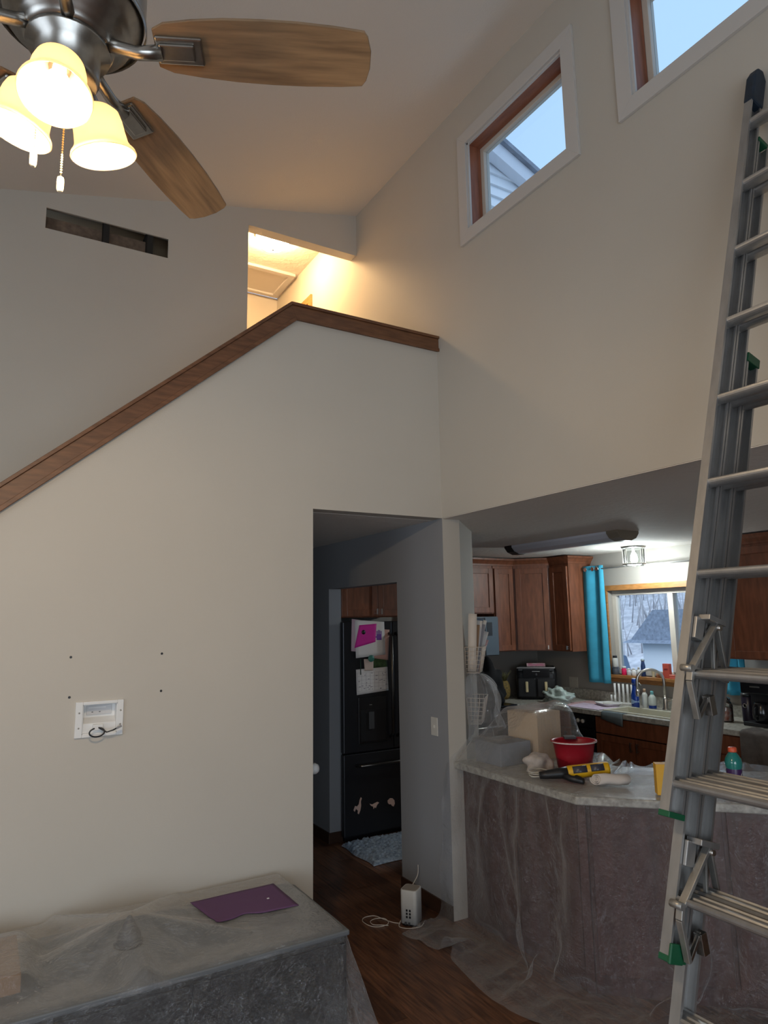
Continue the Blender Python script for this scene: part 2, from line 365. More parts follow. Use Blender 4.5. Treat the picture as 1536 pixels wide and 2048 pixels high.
# tall wall with the clerestory windows, also the upper hall's side wall
W1 = (-1.261, -0.404, 4.272, 4.880); W2 = (-2.552, -1.692, 4.272, 4.880)
UD = (2.10, 2.90, 2.72, 4.83)
w = MB(); wall_grid(w, 'x', 0.0, 0.16, (YB, 2.95), (ZS, 5.30), [W1, W2, UD])
struct(w.build('wall_clerestory', WALL), 'tall pale wall with high square windows')
def high_window(n, H, lab):
    y0, y1, z0, z1 = H; t = bpy.data.objects.new('window_%d' % n, None); COL.objects.link(t); t.location = (0, (y0+y1)/2, z0); struct(t, lab)
    a = 0.086
    # casing boards mitred at the corners
    def tr(p, nm='casing_board'): MB().prism(p, -0.018, -0.0002, 'x').build(nm, TRIMW, t, True, .0015)
    tr([(y0-a, z0-a), (y1+a, z0-a), (y1, z0), (y0, z0)]); tr([(y0-a, z1+a), (y0, z1), (y1, z1), (y1+a, z1+a)])
    tr([(y0-a, z0-a), (y0, z0), (y0, z1), (y0-a, z1+a)]); tr([(y1+a, z0-a), (y1+a, z1+a), (y1, z1), (y1, z0)])
    for (b) in ((y1-.012, y1, z0, z1), (y0, y0+.012, z0, z1), (y0, y1, z1-.012, z1), (y0, y1, z0, z0+.012)):
        MB().box(0.012, .10, b[0], b[1], b[2], b[3]).build('jamb_board', JAMBW, t, True)
        MB().box(-.002, .012, b[0], b[1], b[2], b[3]).build('jamb_edge', TRIMW, t, True)
    f = MB(); s = .045
    f.box(.10, .15, y0+.012, y1-.012, z0+.012, z0+s); f.box(.10, .15, y0+.012, y1-.012, z1-s, z1-.012)
    f.box(.10, .15, y0+.012, y0+s, z0+s, z1-s); f.box(.10, .15, y1-s, y1-.012, z0+s, z1-s)
    so = f.build('sash', VINYL, t, True, .003)
    MB().box(.124, .128, y0+s, y1-s, z0+s, z1-s).build('pane', GLASS, so).location = (-t.location.x, -t.location.y, -t.location.z)
    return t
high_window(1, W1, 'high window beside the ladder cap showing a gable'); high_window(2, W2, 'high window above the ladder cap showing only sky')
# upper hall door in that wall
t = bpy.data.objects.new('door_1', None); COL.objects.link(t); t.location = (0, 2.5, 2.72); struct(t, 'oak cased doorway in the upper hall')
MB().box(-.02, 0.0, UD[0]-.07, UD[0], 2.72, UD[3]+.07).build('casing_board', OAKTRIM, t, True, .002)
MB().box(-.02, 0.0, UD[0], UD[1]+.04, UD[3], UD[3]+.07).build('casing_board', OAKTRIM, t, True, .002)
MB().box(.06, .10, UD[0], UD[1], 2.72, UD[3]).build('door_slab', BASEB, t, True)

# main sloping ceiling, far walls
w = MB(); w.prism([(XL-.1, CZ0+CSL*(XL-.1)), (0.0, CZ0), (0.0, CZ0+.1), (XL-.1, CZ0+CSL*(XL-.1)+.1)], YB-.1, YC+.1, 'y')
struct(w.build('ceiling', CEIL), 'sloping pale ceiling')
w = MB(); wall_grid(w, 'y', YB-.1, YB, (XL, XW), (0, 5.3), [(-4.9, -1.3, .35, 2.55)])
struct(w.build('wall_back', WALL))
w = MB(); wall_grid(w, 'x', XL-.1, XL, (YB, YC), (0, 4.2), [(-4.3, -1.7, .95, 2.45)])
struct(w.build('wall_left', WALL))

# lower hall and kitchen shell
OP = (0.58, 1.692, 0.0, 2.055)
w = MB(); wall_grid(w, 'x', 0.0, 0.115, (0.58, 3.0), (0, ZS), [OP])
w2 = MB(); w2.prism([(0, 0.0004), (0.137, 0.0004), (0.600, 0.463), (0.600, 0.58), (0.0, 0.58)], 0, ZS)
struct(w.build('wall_hall_right', GREYW), 'grey wall of the hall with an opening to the kitchen')
# the wall end: pale paint on its end and its angled kitchen side, grey on the hall side
po = struct(w2.build('wall_end_post', WALL), 'wall end between the hall and the kitchen')
po.data.materials.append(GREYW)
for p in po.data.polygons:
    if p.normal.x < -0.9: p.material_index = 1
w = MB(); w.box(XH-.1, XH, 0.115, 3.0, 0, ZS); struct(w.build('wall_hall_left', GREYW))
w = MB(); w.box(XH-.1, XW, 3.0, 3.1, 0, ZS); struct(w.build('wall_hall_end', GREYW))
struct(MB().box(XH, 0.0, 0.115, 3.0, ZS-.001, ZS+.0).build('ceiling_hall', KCEIL))
struct(MB().box(0.003, XW+.0, YB, 3.0, ZS-.004, ZS-.0005).build('ceiling_kitchen', KCEIL), 'knockdown textured kitchen ceiling')
KW = (0.10, 1.395, 1.195, 2.045)
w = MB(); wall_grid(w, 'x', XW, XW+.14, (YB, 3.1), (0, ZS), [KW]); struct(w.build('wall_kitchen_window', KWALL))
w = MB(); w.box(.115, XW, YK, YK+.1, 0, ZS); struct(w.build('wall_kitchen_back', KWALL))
# baseboards
MBs = MB(); MBs.box(-.012, 0, 0.0, .58, 0, .085); struct(MBs.build('baseboard_hall', BASEB, bevel=.002))
struct(MB().box(-.012, 0, 1.692, 3.0, 0, .085).build('baseboard_hall_end', BASEB, bevel=.002))
struct(MB().box(-.012, .115, 1.680, 1.692, 0, .085).build('baseboard_jamb', BASEB, bevel=.002))
struct(MB().box(XL, XH, -.012, 0, 0, .085).build('baseboard_stair', BASEB, bevel=.002))
# hall door on the hidden side, its knob shows past the wall edge
t = bpy.data.objects.new('door_2', None); COL.objects.link(t); t.location = (XH, .5, 0); struct(t, 'hall door with a white knob cover')
MB().box(XH, XH+.035, .13, .93, .01, 2.03).build('door_slab', mat('door_paint', (.25, .245, .23), .6), t, True, .003)
MB().lathe([(.012, 0), (.012, .03), (.024, .036), (.031, .05), (.031, .066), (.022, .082), (.0001, .085)], (XH+.03, .178, .945), 20, (1, 0, 0)).build('knob', WHITE, t, True)
MB().lathe([(.0001, 0), (.008, .001), (.008, .003)], (XH+.1125, .17, .936), 12, (1, 0, 0)).build('knob_slot', BLACK, t, True)

# kitchen window
def kitchen_window():
    y0, y1, z0, z1 = KW; t = bpy.data.objects.new('window_3', None); COL.objects.link(t); t.location = (XW, (y0+y1)/2, z0); struct(t, 'sliding kitchen window with oak trim')
    for nm, b in (('head_casing', (XW-.022, XW, y0-.06, y1+.06, z1, z1+.055)), ('side_casing', (XW-.02, XW, y1, y1+.06, z0, z1)), ('side_casing', (XW-.02, XW, y0-.06, y0, z0, z1)),
                  ('sill', (XW-.07, XW+.09, y0-.08, y1+.08, z0-.03, z0)), ('apron', (XW-.02, XW, y0-.06, y1+.06, z0-.075, z0-.03))):
        MB().box(*b).build(nm, OAKTRIM, t, True, .003)
    f = MB(); s = .05; xa, xb = XW+.06, XW+.12
    f.box(xa, xb, y0, y1, z0, z0+s); f.box(xa, xb, y0, y1, z1-s, z1); f.box(xa, xb, y0, y0+s, z0+s, z1-s); f.box(xa, xb, y1-s, y1, z0+s, z1-s)
    f.build('frame', VINYL, t, True, .003)
    MB().box(xa-.01, xb, .655, .715, z0+s, z1-s).build('meeting_stile', VINYL, t, True, .003)
    MB().box(xa-.015, xa+.01, y0+s, .655, z0+s, z0+s+.04).build('sash_rail', VINYL, t, True, .003)
    for a, b in ((y0+s, .66), (.71, y1-s)): MB().box(xa+.03, xa+.034, a, b, z0+s, z1-s).build('pane', GLASS, t, True)
kitchen_window()

# ================================================================== OUTDOORS, seen through the windows
SIDE = mat('white_siding', (0.80, 0.82, 0.86), 0.6)
SHING = mat('grey_shingle', (0.26, 0.29, 0.35), 0.9, var=.3, vscale=14, bump=.3, bscale=40)
g = root('house_gable', (1.0, 0.5, 4.2), 'white lap sided gable with grey roof edge beyond the high window', 'gable')
# gable plane faces the camera side; roof edge falls to +x
gx0, gz0, gs = 0.86, 5.83, -0.40
for k in range(16):
    zb = 4.2+k*.105
    if zb > gz0-.12: break
    xr = min(gx0+(gz0-.12-zb)/-gs, 3.2)
    if xr <= .4: continue
    MB().add([(0.3, .50, zb+.108), (0.3, .478, zb), (xr+.05, .478, zb), (xr-.2, .50, zb+.108), (0.3, .52, zb+.108), (0.3, .52, zb), (xr+.05, .52, zb), (xr-.2, .52, zb+.108)],
             [(0, 1, 2, 3), (4, 7, 6, 5), (0, 4, 5, 1), (1, 5, 6, 2), (2, 6, 7, 3), (3, 7, 4, 0)]).build('siding_board', SIDE, g, True)
dv = Vector((1, 0, gs)).normalized(); upv = Vector((-dv.z, 0, dv.x)); mid = Vector((1.6, 0, gz0+gs*(1.6-gx0)))
MB().obox(mid+Vector((0, .43, 0))-upv*.06, dv, (0, 1, 0), upv, 1.6, .05, .065).build('rake_board', mat('fascia_white', (.70, .72, .78), .5), g, True, .003)
MB().obox(mid+Vector((0, .9, 0))+upv*.025, dv, (0, 1, 0), upv, 1.65, .56, .02).build('roof', SHING, g, True)

gd = MB().add([(6, -25, -.6), (60, -25, -.6), (60, 60, -.6), (6, 60, -.6)], [(0, 1, 2, 3)])
struct(MB().box(3.4, 14, -25, 60, -.9, -.55).build('ground_outside', mat('winter_ground', (.30, .28, .26), .95, var=.3, vscale=2)))
# brushy hillside
rng = np.random.RandomState(3); nx_, ny_ = 26, 40; vs = []
for i in range(nx_):
    for j in range(ny_):
        x = 14+i*1.4; y = -8+j*1.5; vs.append((x, y, -.6+max(0, (x-17))*.42+rng.rand()*.6))
fs = [(i*ny_+j, (i+1)*ny_+j, (i+1)*ny_+j+1, i*ny_+j+1) for i in range(nx_-1) for j in range(ny_-1)]
struct(MB().add(vs, fs, True).build('hill_outside', mat('brush_hill', (.66, .63, .64), .95, col2=(.36, .35, .37), vscale=3.2, detail=10)))
br = MB()
for k in range(900):
    x = 17+rng.rand()*12; y = 4+rng.rand()*20; z = -.6+max(0, (x-17))*.42; h = .6+rng.rand()*2.2
    a = rng.rand()*6.28; tl = .2+.5*rng.rand()
    p = Vector((x, y, z)); q = p+Vector((math.cos(a)*tl*h*.5, math.sin(a)*tl*h*.5, h)); mdl = (p+q)/2+Vector((rng.rand()-.5, rng.rand()-.5, 0))*.3
    br.tube([p, mdl, q], [.03, .022, .008], 3)
bo = br.build('brush', mat('bare_twigs', (.46, .44, .45), .9)); bo['kind'] = 'stuff'; bo['label'] = 'bare winter brush on the hillside outside the window'; bo['category'] = 'brush'
# garage across the yard
t = root('garage', (12, 7, -.6), 'white garage with grey shingle roof outside the kitchen window', 'garage')
MB().box(12, 16, 2.0, 8.2, -.6, 1.10).build('wall', mat('garage_white', (.84, .85, .86), .7), t, True)
MB().prism([(8.55, 1.08), (7.75, 1.90), (1.6, 1.90), (1.6, 1.08)], 11.9, 12.0, 'x').build('roof_edge', SHING, t, True)
rf = MB().add([(11.7, 8.6, 1.08), (11.7, 1.6, 1.08), (14.0, 1.6, 1.95), (14.0, 7.6, 1.95), (16.3, 8.6, 1.08), (16.3, 1.6, 1.08)], [(0, 1, 2, 3), (0, 3, 4), (4, 3, 2, 5), (1, 5, 2), (0, 4, 5, 1)])
rf.build('roof', SHING, t, True)
# covered trailer by the garage and a bent pole
t = root('parked_car', (11.0, 8.7, -.6), 'blue grey parked car beside the white garage', 'car')
CAR = mat('car_paint', (.13, .19, .29), .3, coat=.4)
MB().prism([(8.0, -.3), (8.0, .12), (8.3, .32), (8.45, .78), (9.9, .82), (10.3, .35), (10.6, .28), (10.6, -.3)], 10.2, 11.7, 'x').build('body', CAR, t, True, .06)
MB().prism([(8.42, .34), (8.52, .70), (9.1, .72), (9.1, .34)], 10.17, 10.2, 'x').build('window', mat('car_glass', (.25, .33, .45), .1), t, True)
MB().prism([(9.16, .34), (9.16, .72), (9.8, .74), (10.05, .36)], 10.17, 10.2, 'x').build('window', MATS['car_glass'], t, True)
for yy in (8.5, 10.1): MB().lathe([(.0001, 0), (.2, 0), (.28, .02), (.28, .16), (.2, .18), (.0001, .18)], (10.12, yy, -.30), 20, (1, 0, 0)).build('wheel', BLACK, t, True)
tag(MB().tube([(9.9, 7.35, -.6), (9.9, 7.3, .2), (9.9, 7.36, .7), (9.9, 7.5, 1.0), (9.9, 7.7, 1.1)], .03, 8).build('bent_pole', mat('pole_grey', (.2, .24, .3), .5)), 'thin bent grey pole in front of the garage', 'pole')

# ================================================================== CEILING FAN
FC = Vector((-2.474, -2.108, 3.06))
fan = root('ceiling_fan', FC, 'five blade ceiling fan with wood blades, nickel motor and three lit glass shades', 'ceiling fan')
zc = CZ0+CSL*FC.x-FC.z
MB().lathe([(.0125, .24), (.0125, zc-.05)], (0, 0, 0), 14).build('downrod', NICKEL, fan)
MB().lathe([(.03, zc-.10), (.055, zc-.09), (.075, zc-.03), (.078, zc+.02)], (0, 0, 0), 28).build('canopy', NICKEL, fan)
mo = MB().lathe([(.0001, -.012), (.075, -.012), (.092, -.004), (.094, .006), (.104, .008), (.106, .018), (.116, .020), (.118, .030), (.128, .033), (.134, .05), (.150, .062), (.156, .085), (.157, .155), (.150, .178),
                 (.12, .20), (.07, .225), (.03, .24), (.025, .26)], (0, 0, 0), 48).build('motor_housing', NICKEL, fan)
MB().lathe([(.1575, .06), (.160, .066), (.160, .073), (.1575, .079)], (0, 0, 0), 48, cap=False).build('housing_band', NICKEL, mo)
MB().lathe([(.086, -.012), (.086, -.020), (.066, -.028), (.066, -.085), (.060, -.098), (.0001, -.100)], (0, 0, 0), 36).build('switch_housing', NICKEL, fan)
BLW = mat('oak_blade', (0.31, 0.195, 0.105), 0.5, col2=(0.15, 0.092, 0.052), vscale=4.5, stretch=(1.2, 13, 13), detail=8)
def blade_outline():
    top = [(.185, .045), (.215, .058), (.28, .066), (.36, .072), (.44, .074), (.52, .073), (.60, .069), (.648, .064), (.657, .05)]
    bot = [(.664, .02), (.664, -.02), (.655, -.052), (.646, -.064), (.58, -.070), (.50, -.074), (.42, -.074), (.34, -.071), (.27, -.064), (.21, -.054), (.185, -.04)]
    return top+bot
blade = None
for k in range(5):
    a = R(-25.2+72*k)
    b = MB().prism(blade_outline(), -.0035, .0035).build('blade', BLW, fan, bevel=.0015) if blade is None else blade.copy()
    if blade is not None: COL.objects.link(b)
    blade = blade or b
    b.location = (0, 0, 0.003); b.rotation_euler = Euler((R(-11), 0, a), 'XYZ')
    if k == 0:
        m = MB()
        m.tube([(.078, 0, .0), (.11, 0, -.012), (.15, 0, -.024), (.20, 0, -.018)], [.015, .014, .014, .017], 8)
        iron = m.build('blade_iron', NICKEL, b)
        MB().box(.188, .290, -.031, .031, -.014, -.0036).build('iron_plate', NICKEL, b, bevel=.004)
        MB().box(.196, .272, -.020, .016, -.022, -.014).build('iron_step', NICKEL, b, bevel=.003)
        for q in (-.012, .012): MB().lathe([(.0045, 0), (.0045, .004), (.0001, .006)], (.194, q, -.016), 10, (0, 0, -1)).build('screw', STEEL, b)
        kids = list(b.children)
    else:
        for ch in kids: c = ch.copy(); COL.objects.link(c); c.parent = b
def shade_glass():
    m = bpy.data.materials.new('lit_shade_glass'); m.use_nodes = True; nt = m.node_tree; N = nt.nodes; L = nt.links
    b = N['Principled BSDF']; b.inputs['Base Color'].default_value = (.85, .72, .50, 1); b.inputs['Roughness'].default_value = .35
    b.inputs['Emission Color'].default_value = (1.0, .74, .38, 1); b.inputs['Emission Strength'].default_value = 0.62
    tl = N.new('ShaderNodeBsdfTranslucent'); tl.inputs[0].default_value = (.95, .78, .52, 1); mx = N.new('ShaderNodeMixShader'); mx.inputs[0].default_value = .5
    L.new(b.outputs[0], mx.inputs[1]); L.new(tl.outputs[0], mx.inputs[2]); L.new(mx.outputs[0], N['Material Output'].inputs['Surface']); return m
SHG = shade_glass()
BULB = mat('lit_bulb', (1, 1, 1), .4, emit=(1, .90, .72), estr=9)
BULBHOLE = mat('lamp_socket', (.5, .48, .42), .4, metal=.6)
for a in (-104, 28, 150):
    ca, sa = math.cos(R(a)), math.sin(R(a)); ax = Vector((ca*.30, sa*.30, -1)).normalized(); top = Vector((ca*.070, sa*.070, -.112))
    MB().tube([(ca*.03, sa*.03, -.075), (ca*.047, sa*.047, -.09), tuple(top+ax*.02)], [.016, .018, .022], 12).build('lamp_arm', NICKEL, fan)
    s = MB().lathe([(.022, .000), (.040, .004), (.052, .016), (.056, .034), (.058, .060), (.061, .084), (.067, .096), (.074, .104), (.0755, .110), (.0725, .113), (.064, .100), (.057, .084), (.054, .06), (.052, .034), (.048, .018), (.036, .008), (.020, .004)],
                   top, 40, ax, cap=False)
    s.v = [tuple(top+(Vector(v)-top)*0.95) for v in s.v]; s = s.build('glass_shade', SHG, fan)
    MB().lathe([(.0001, .092), (.012, .090), (.022, .082), (.026, .070), (.022, .054), (.014, .040), (.013, .018)], top, 20, ax).build('bulb', BULB, s)
    point('fan_lamp', tuple(top+ax*.112), 18, (1, .74, .44), .03, fan)
def chain(x, y, z0, z1, nm):
    c = MB(); n = int((z0-z1)/.0062)
    for i in range(n): c.ball((x, y, z0-i*.0062), .0024, 4)
    c.tube([(x, y, z0), (x, y, z1)], .0008, 4)
    o = c.build('pull_chain', mat('chain_brass', (.55, .45, .28), .35, metal=.8), fan); o['kind'] = 'stuff'
    MB().lathe([(.003, 0), (.0065, -.003), (.0075, -.012), (.007, -.030), (.005, -.036), (.003, -.037)], (x, y, z1), 12).build('chain_pull', mat('pull_wood', (.75, .66, .5), .5), o)
chain(.004, .060, -.095, -.285, 'a'); chain(-.052, .030, -.095, -.262, 'b')

# ================================================================== UPPER HALL FITTINGS
lt = root('flush_ceiling_light', (-.50, 1.79, 5.256), 'lit white dome ceiling light in the upper hall', 'ceiling light')
MB().lathe([(.165, 0), (.165, -.018), (.155, -.03), (.14, -.032)], (0, 0, 0), 36).build('base', NICKEL, lt)
DOME = mat('lit_dome_glass', (1, .95, .85), .3, emit=(1, .64, .30), estr=110)
MB().lathe([(.152, -.026), (.150, -.055), (.134, -.095), (.098, -.128), (.05, -.147), (.0001, -.153)], (0, 0, 0), 36, cap=False).build('dome', DOME, lt)
MB().lathe([(.009, -.151), (.010, -.161), (.0001, -.169)], (0, 0, 0), 14).build('finial', BLACK, lt)
ha = root('attic_hatch', (-.35, 2.62, 5.256), 'white framed attic hatch in the upper hall ceiling', 'attic hatch')
hx0, hx1, hy0, hy1 = -.85, -.035, 2.36, 2.90
for b in ((hx0, hx1, hy0, hy0+.06), (hx0, hx1, hy1-.06, hy1), (hx0, hx0+.06, hy0+.06, hy1-.06), (hx1-.06, hx1, hy0+.06, hy1-.06)):
    MB().box(b[0], b[1], b[2], b[3], 5.226, 5.256).build('frame_board', TRIMW, ha, True, .004)
    
MB().box(hx0+.06, hx1-.06, hy0+.06, hy1-.06, 5.246, 5.255).build('hatch_panel', mat('hatch_panel_paint', (.66, .62, .56), .7), ha, True)

# ================================================================== MEDIA BOX IN THE HALF WALL
mx0, mx1, mz0, mz1 = -2.146, -1.932, 1.268, 1.432
mbx = root('recessed_media_box', ((mx0+mx1)/2, 0, mz0), 'white recessed cable box in the pale stair wall', 'wall box')
ix0, ix1, iz0, iz1 = mx0+.032, mx1-.028, mz0+.015, mz1-.015; izm = iz0+.058
f = MB(); f.box(mx0, ix0, -.010, 0, mz0, mz1); f.box(ix1, mx1, -.010, 0, mz0, mz1); f.box(ix0, ix1, -.010, 0, mz0, iz0); f.box(ix0, ix1, -.010, 0, iz1, mz1)
f.build('face_frame', WHITE, mbx, True, .002)
f = MB(); t_ = .003; f.box(ix0, ix1, .052, .055, iz0, iz1); f.box(ix0, ix0+t_, -.004, .052, iz0, iz1); f.box(ix1-t_, ix1, -.004, .052, iz0, iz1); f.box(ix0, ix1, -.004, .052, iz1-t_, iz1); f.box(ix0, ix1, -.004, .052, iz0, iz0+t_)
f.build('recess_box', WHITE, mbx, True)
MB().add([(ix0+t_, .004, izm-.012), (ix1-t_, .004, izm-.012), (ix1-t_, .050, izm+.012), (ix0+t_, .050, izm+.012), (ix0+t_, .004, iz0+t_), (ix1-t_, .004, iz0+t_), (ix1-t_, .050, iz0+t_), (ix0+t_, .050, iz0+t_)],
         [(0, 1, 2, 3), (0, 4, 5, 1), (4, 7, 6, 5), (3, 2, 6, 7), (0, 3, 7, 4), (1, 5, 6, 2)]).build('lower_ledge', WHITE, mbx, True, .002)
MB().box(ix0+.022, ix1-.018, .044, .052, izm+.022, iz1-.008).build('outlet_plate', mat('pale_grey_plastic', (.6, .6, .61), .45), mbx, True, .003)
MB().box(ix0+.03, ix1-.045, .041, .044, iz1-.022, iz1-.018).build('outlet_ridge', WHITE, mbx, True)
for q in (ix0+.045, ix0+.078): MB().box(q, q+.007, .0425, .044, izm+.034, izm+.037).build('outlet_slot', BLACK, mbx, True)
for sx, sz in ((mx0+.016, mz1-.05), (mx0+.016, mz0+.045), (mx1-.014, mz1-.05), (mx1-.014, mz0+.05)):
    MB().lathe([(.0001, .0025), (.0035, .002), (.004, 0)], (sx, -.010, sz), 10, (0, -1, 0)).build('screw', STEEL, mbx, True)
MB().box(-2.068, -2.020, -.014, .005, iz0+.012, iz0+.042).build('cable_gland', WHITE, mbx, True, .004)
cb = root('cable_loop', (-2.045, -.03, 1.262), 'short black cable looped out of the white wall box', 'cable')
pts = []
for i in range(22):
    a = R(110+i*15.5); pts.append((-2.052+.034*math.cos(a), -.032-.012*math.sin(a*.5), 1.292+.020*math.sin(a)))
pts += [(-2.01, -.045, 1.290), (-1.985, -.05, 1.297), (-1.968, -.05, 1.304)]
MB().tube(pts, .0035, 8).build('cord', BLACK, cb, True)
MB().obox((-1.957, -.05, 1.309), (1, 0, .42), (0, 1, 0), (-.42, 0, 1), .013, .005, .0045).build('plug', mat('plug_grey', (.25, .25, .26), .4), cb, True, .001)

sw = root('light_switch', (0, .148, 1.06), 'pale light switch plate on the grey hall wall', 'light switch')
MB().box(-.006, 0, .112, .184, 1.052, 1.166).build('plate', OFFW, sw, True, .002)
MB().box(-.013, -.006, .142, .154, 1.10, 1.118).build('toggle', OFFW, sw, True, .001)

# ================================================================== LADDER
TH = math.atan(.3235); LX0 = -.923-.3235*1.269
ld = root('extension_ladder', (LX0, -2.267, 0), 'three section aluminium extension ladder leaning on the tall wall', 'ladder')
ld.rotation_euler = (0, TH, 0)
ct = math.cos(TH); PIT_, DEP = .068, .064; WID = .40
secs = [(1.269/ct+.0, 3.86/ct, 0.0), (.94/ct, 3.56/ct+.06, PIT_), (.066, 2.64/ct+.07, 2*PIT_)]
RSP = .305; rung0 = [1.33/ct+.02, 1.33/ct+.02-RSP, 1.33/ct+.02-2*RSP]
def rail(s0, s1, d, yside):
    # C channel, open towards the ladder's middle; yside=+1: the rail at y=0, -1: at y=-WID
    m = MB(); y = 0 if yside > 0 else -WID; sg = -1 if yside > 0 else 1
    def bx(a, b, c0, c1): m.box(a, b, min(y+sg*c0, y+sg*c1), max(y+sg*c0, y+sg*c1), s0, s1)
    bx(d, d+DEP, 0, .004); bx(d, d+.005, .004, .030); bx(d+DEP-.005, d+DEP, .004, .030)
    bx(d+.005, d+.009, .024, .030); bx(d+DEP-.009, d+DEP-.005, .024, .030)
    return m
for k, (s0, s1, d) in enumerate(secs):
    se = MB(); rl = None
    for ys in (1, -1):
        o = rail(s0, s1, d, ys).build('side_rail', ALU, ld)
        y = 0 if ys > 0 else -WID; sg = -1 if ys > 0 else 1
        ya, yb = sorted((y-sg*.002, y+sg*.034))
        if k < 2: MB().box(d-.002, d+DEP+.002, ya, yb, s0-.012, s0+.004).build('green_end_cap', GREEN, o, bevel=.002)
        if k == 1: MB().box(d-.002, d+DEP-.01, ya, yb, s1-.004, s1+.014).build('green_end_cap', GREEN, o, bevel=.002)
        if k == 2: MB().box(d-.002, d+DEP+.002, ya, yb, s1-.004, s1+.03).build('green_end_cap', GREEN, o, bevel=.002)
        if k == 1: MB().box(d-.004, d+.05, min(y+sg*.028, y+sg*.037), max(y+sg*.028, y+sg*.037), s0-.014, s0+.035).build('green_guide', GREEN, o, bevel=.003)
        if k == 0:
            MB().prism([(d-.004, s1-.10), (d+DEP+.006, s1-.10), (d+DEP+.006, s1+.05), (d+.045, s1+.085), (d+.012, s1+.075), (d-.004, s1+.03)], ya-.002, yb+.002, 'y').build('rubber_cap', NAVY, o, bevel=.008)
        if k == 2: MB().box(d-.012, d+DEP+.012, ya-.004, yb+.004, .004+(0.0), s0+.03).build('foot', BLACK, o, bevel=.004)
    # rungs: D section with a ribbed flat top
    n = 0; s = rung0[k]
    while s-RSP > s0+.05: s -= RSP
    if s < s0+.03: s += RSP
    r = None
    while s < s1-.03:
        if r is None:
            m = MB(); prof = []
            for i in range(11):
                a = math.pi+math.pi*i/10; prof.append((.031*math.cos(a), .016*math.sin(a)))
            top = [(.031, .006), (.024, .010), (.021, .006), (.006, .006), (.003, .010), (-.003, .010), (-.006, .006), (-.021, .006), (-.024, .010), (-.031, .006)]
            m.prism([(p[0], p[1]) for p in prof+top], -WID+.004, -.004, 'y'); ro_ = m.build('rung', ALU, ld)
            for v in ro_.data.polygons: v.use_smooth = False
            for yy in (-.008, -WID+.008): MB().lathe([(.019, -.006), (.021, 0), (.019, .006)], (-.01, yy, -.004), 16, (0, 1, 0)).build('rung_ferrule', ALUW, ro_)
            r = ro_; o = r
        else:
            o = r.copy(); COL.objects.link(o)
            for ch in r.children: c2 = ch.copy(); COL.objects.link(c2); c2.parent = o
        o.location = (d+DEP/2, 0, s+k*PIT_*.3235); o.rotation_euler = (0, -TH, 0); s += RSP
# rung locks: a forked casting hooked over a rung, with a spring finger
def lock(sr, d):
    t = bpy.data.objects.new('rung_lock', None); COL.objects.link(t); t.parent = ld; t.location = (d, -.05, sr)
    def bar(a, b, wy, r_, m_=ALUW, nm='lock_arm'):
        A, B = Vector(a), Vector(b); dd = (B-A).normalized(); n = dd.cross(Vector((0, 1, 0))).normalized()
        MB().obox((A+B)/2, dd, (0, 1, 0), n, (B-A).length/2, wy, r_).build(nm, m_, t, bevel=.0015)
    bar((.085, 0, .165), (.0, 0, .005), .011, .0055); bar((.085, 0, .165), (.165, 0, .012), .009, .0045); bar((.075, 0, .13), (.10, 0, .02), .006, .004)
    bar((.0, 0, .01), (.165, 0, .01), .008, .004)
    bar((-.004, 0, .01), (-.002, 0, -.03), .010, .006); bar((-.002, 0, -.03), (.05, 0, -.125), .009, .006)
    bar((.055, 0, -.12), (.085, 0, -.05), .006, .005, NICKEL, 'spring_finger'); bar((.085, 0, -.05), (.11, 0, -.10), .012, .012, NICKEL, 'counterweight')
    MB().box(.03, .11, -.018, .028, .160, .176).build('mount_bracket', ALU, t, bevel=.002); MB().box(.012, .05, .01, .045, .10, .165).build('mount_plate', ALU, t, bevel=.002)
    MB().lathe([(.008, -.02), (.008, .02)], (.085, 0, .150), 12, (0, 1, 0)).build('pivot_bolt', STEEL, t)
    MB().lathe([(.010, -.025), (.010, .012)], (-.012, .012, .004), 12, (0, 1, 0)).build('hook_end', ALUW, t)
lock(rung0[0]+RSP, 0.0); lock(rung0[1], PIT_)
# ================================================================== KITCHEN CABINETS
def local_box(m, o, ex, ey, a0, a1, b0, b1, z0, z1):
    """box in a frame at o with horizontal axes ex (along the front) and ey (outwards)"""
    vs = [(o[0]+ex[0]*a+ey[0]*b, o[1]+ex[1]*a+ey[1]*b, z) for z in (z0, z1) for b in (b0, b1) for a in (a0, a1)]
    return m.add(vs, [(0,2,3,1),(4,5,7,6),(0,1,5,4),(2,6,7,3),(0,4,6,2),(1,3,7,5)])
def shaker(par, o, ex, ey, a0, a1, z0, z1, m, handle=None, hm=STEEL):
    """a shaker door: frame proud of a recessed panel; bar pull near the corner"""
    s = .058; d = MB()
    for (p, q, u, v) in ((a0, a0+s, z0, z1), (a1-s, a1, z0, z1), (a0+s, a1-s, z0, z0+s), (a0+s, a1-s, z1-s, z1)): local_box(d, o, ex, ey, p, q, .001, .021, u, v)
    ob = d.build('door', m, par, True, .002)
    q = MB(); local_box(q, o, ex, ey, a0+s-.001, a1-s+.001, .001, .010, z0+s-.001, z1-s+.001); q.build('panel', m, ob).location = -par.location
    if handle:
        ha_, hz_ = handle; h = MB(); hz0, hz1 = hz_
        local_box(h, o, ex, ey, ha_-.005, ha_+.005, .040, .050, hz0, hz1); local_box(h, o, ex, ey, ha_-.004, ha_+.004, .020, .041, hz0+.006, hz0+.014); local_box(h, o, ex, ey, ha_-.004, ha_+.004, .020, .041, hz1-.014, hz1-.006)
        h.build('handle', hm, ob).location = -par.location
    return ob
UZ0, UZ1 = 1.425, 2.345
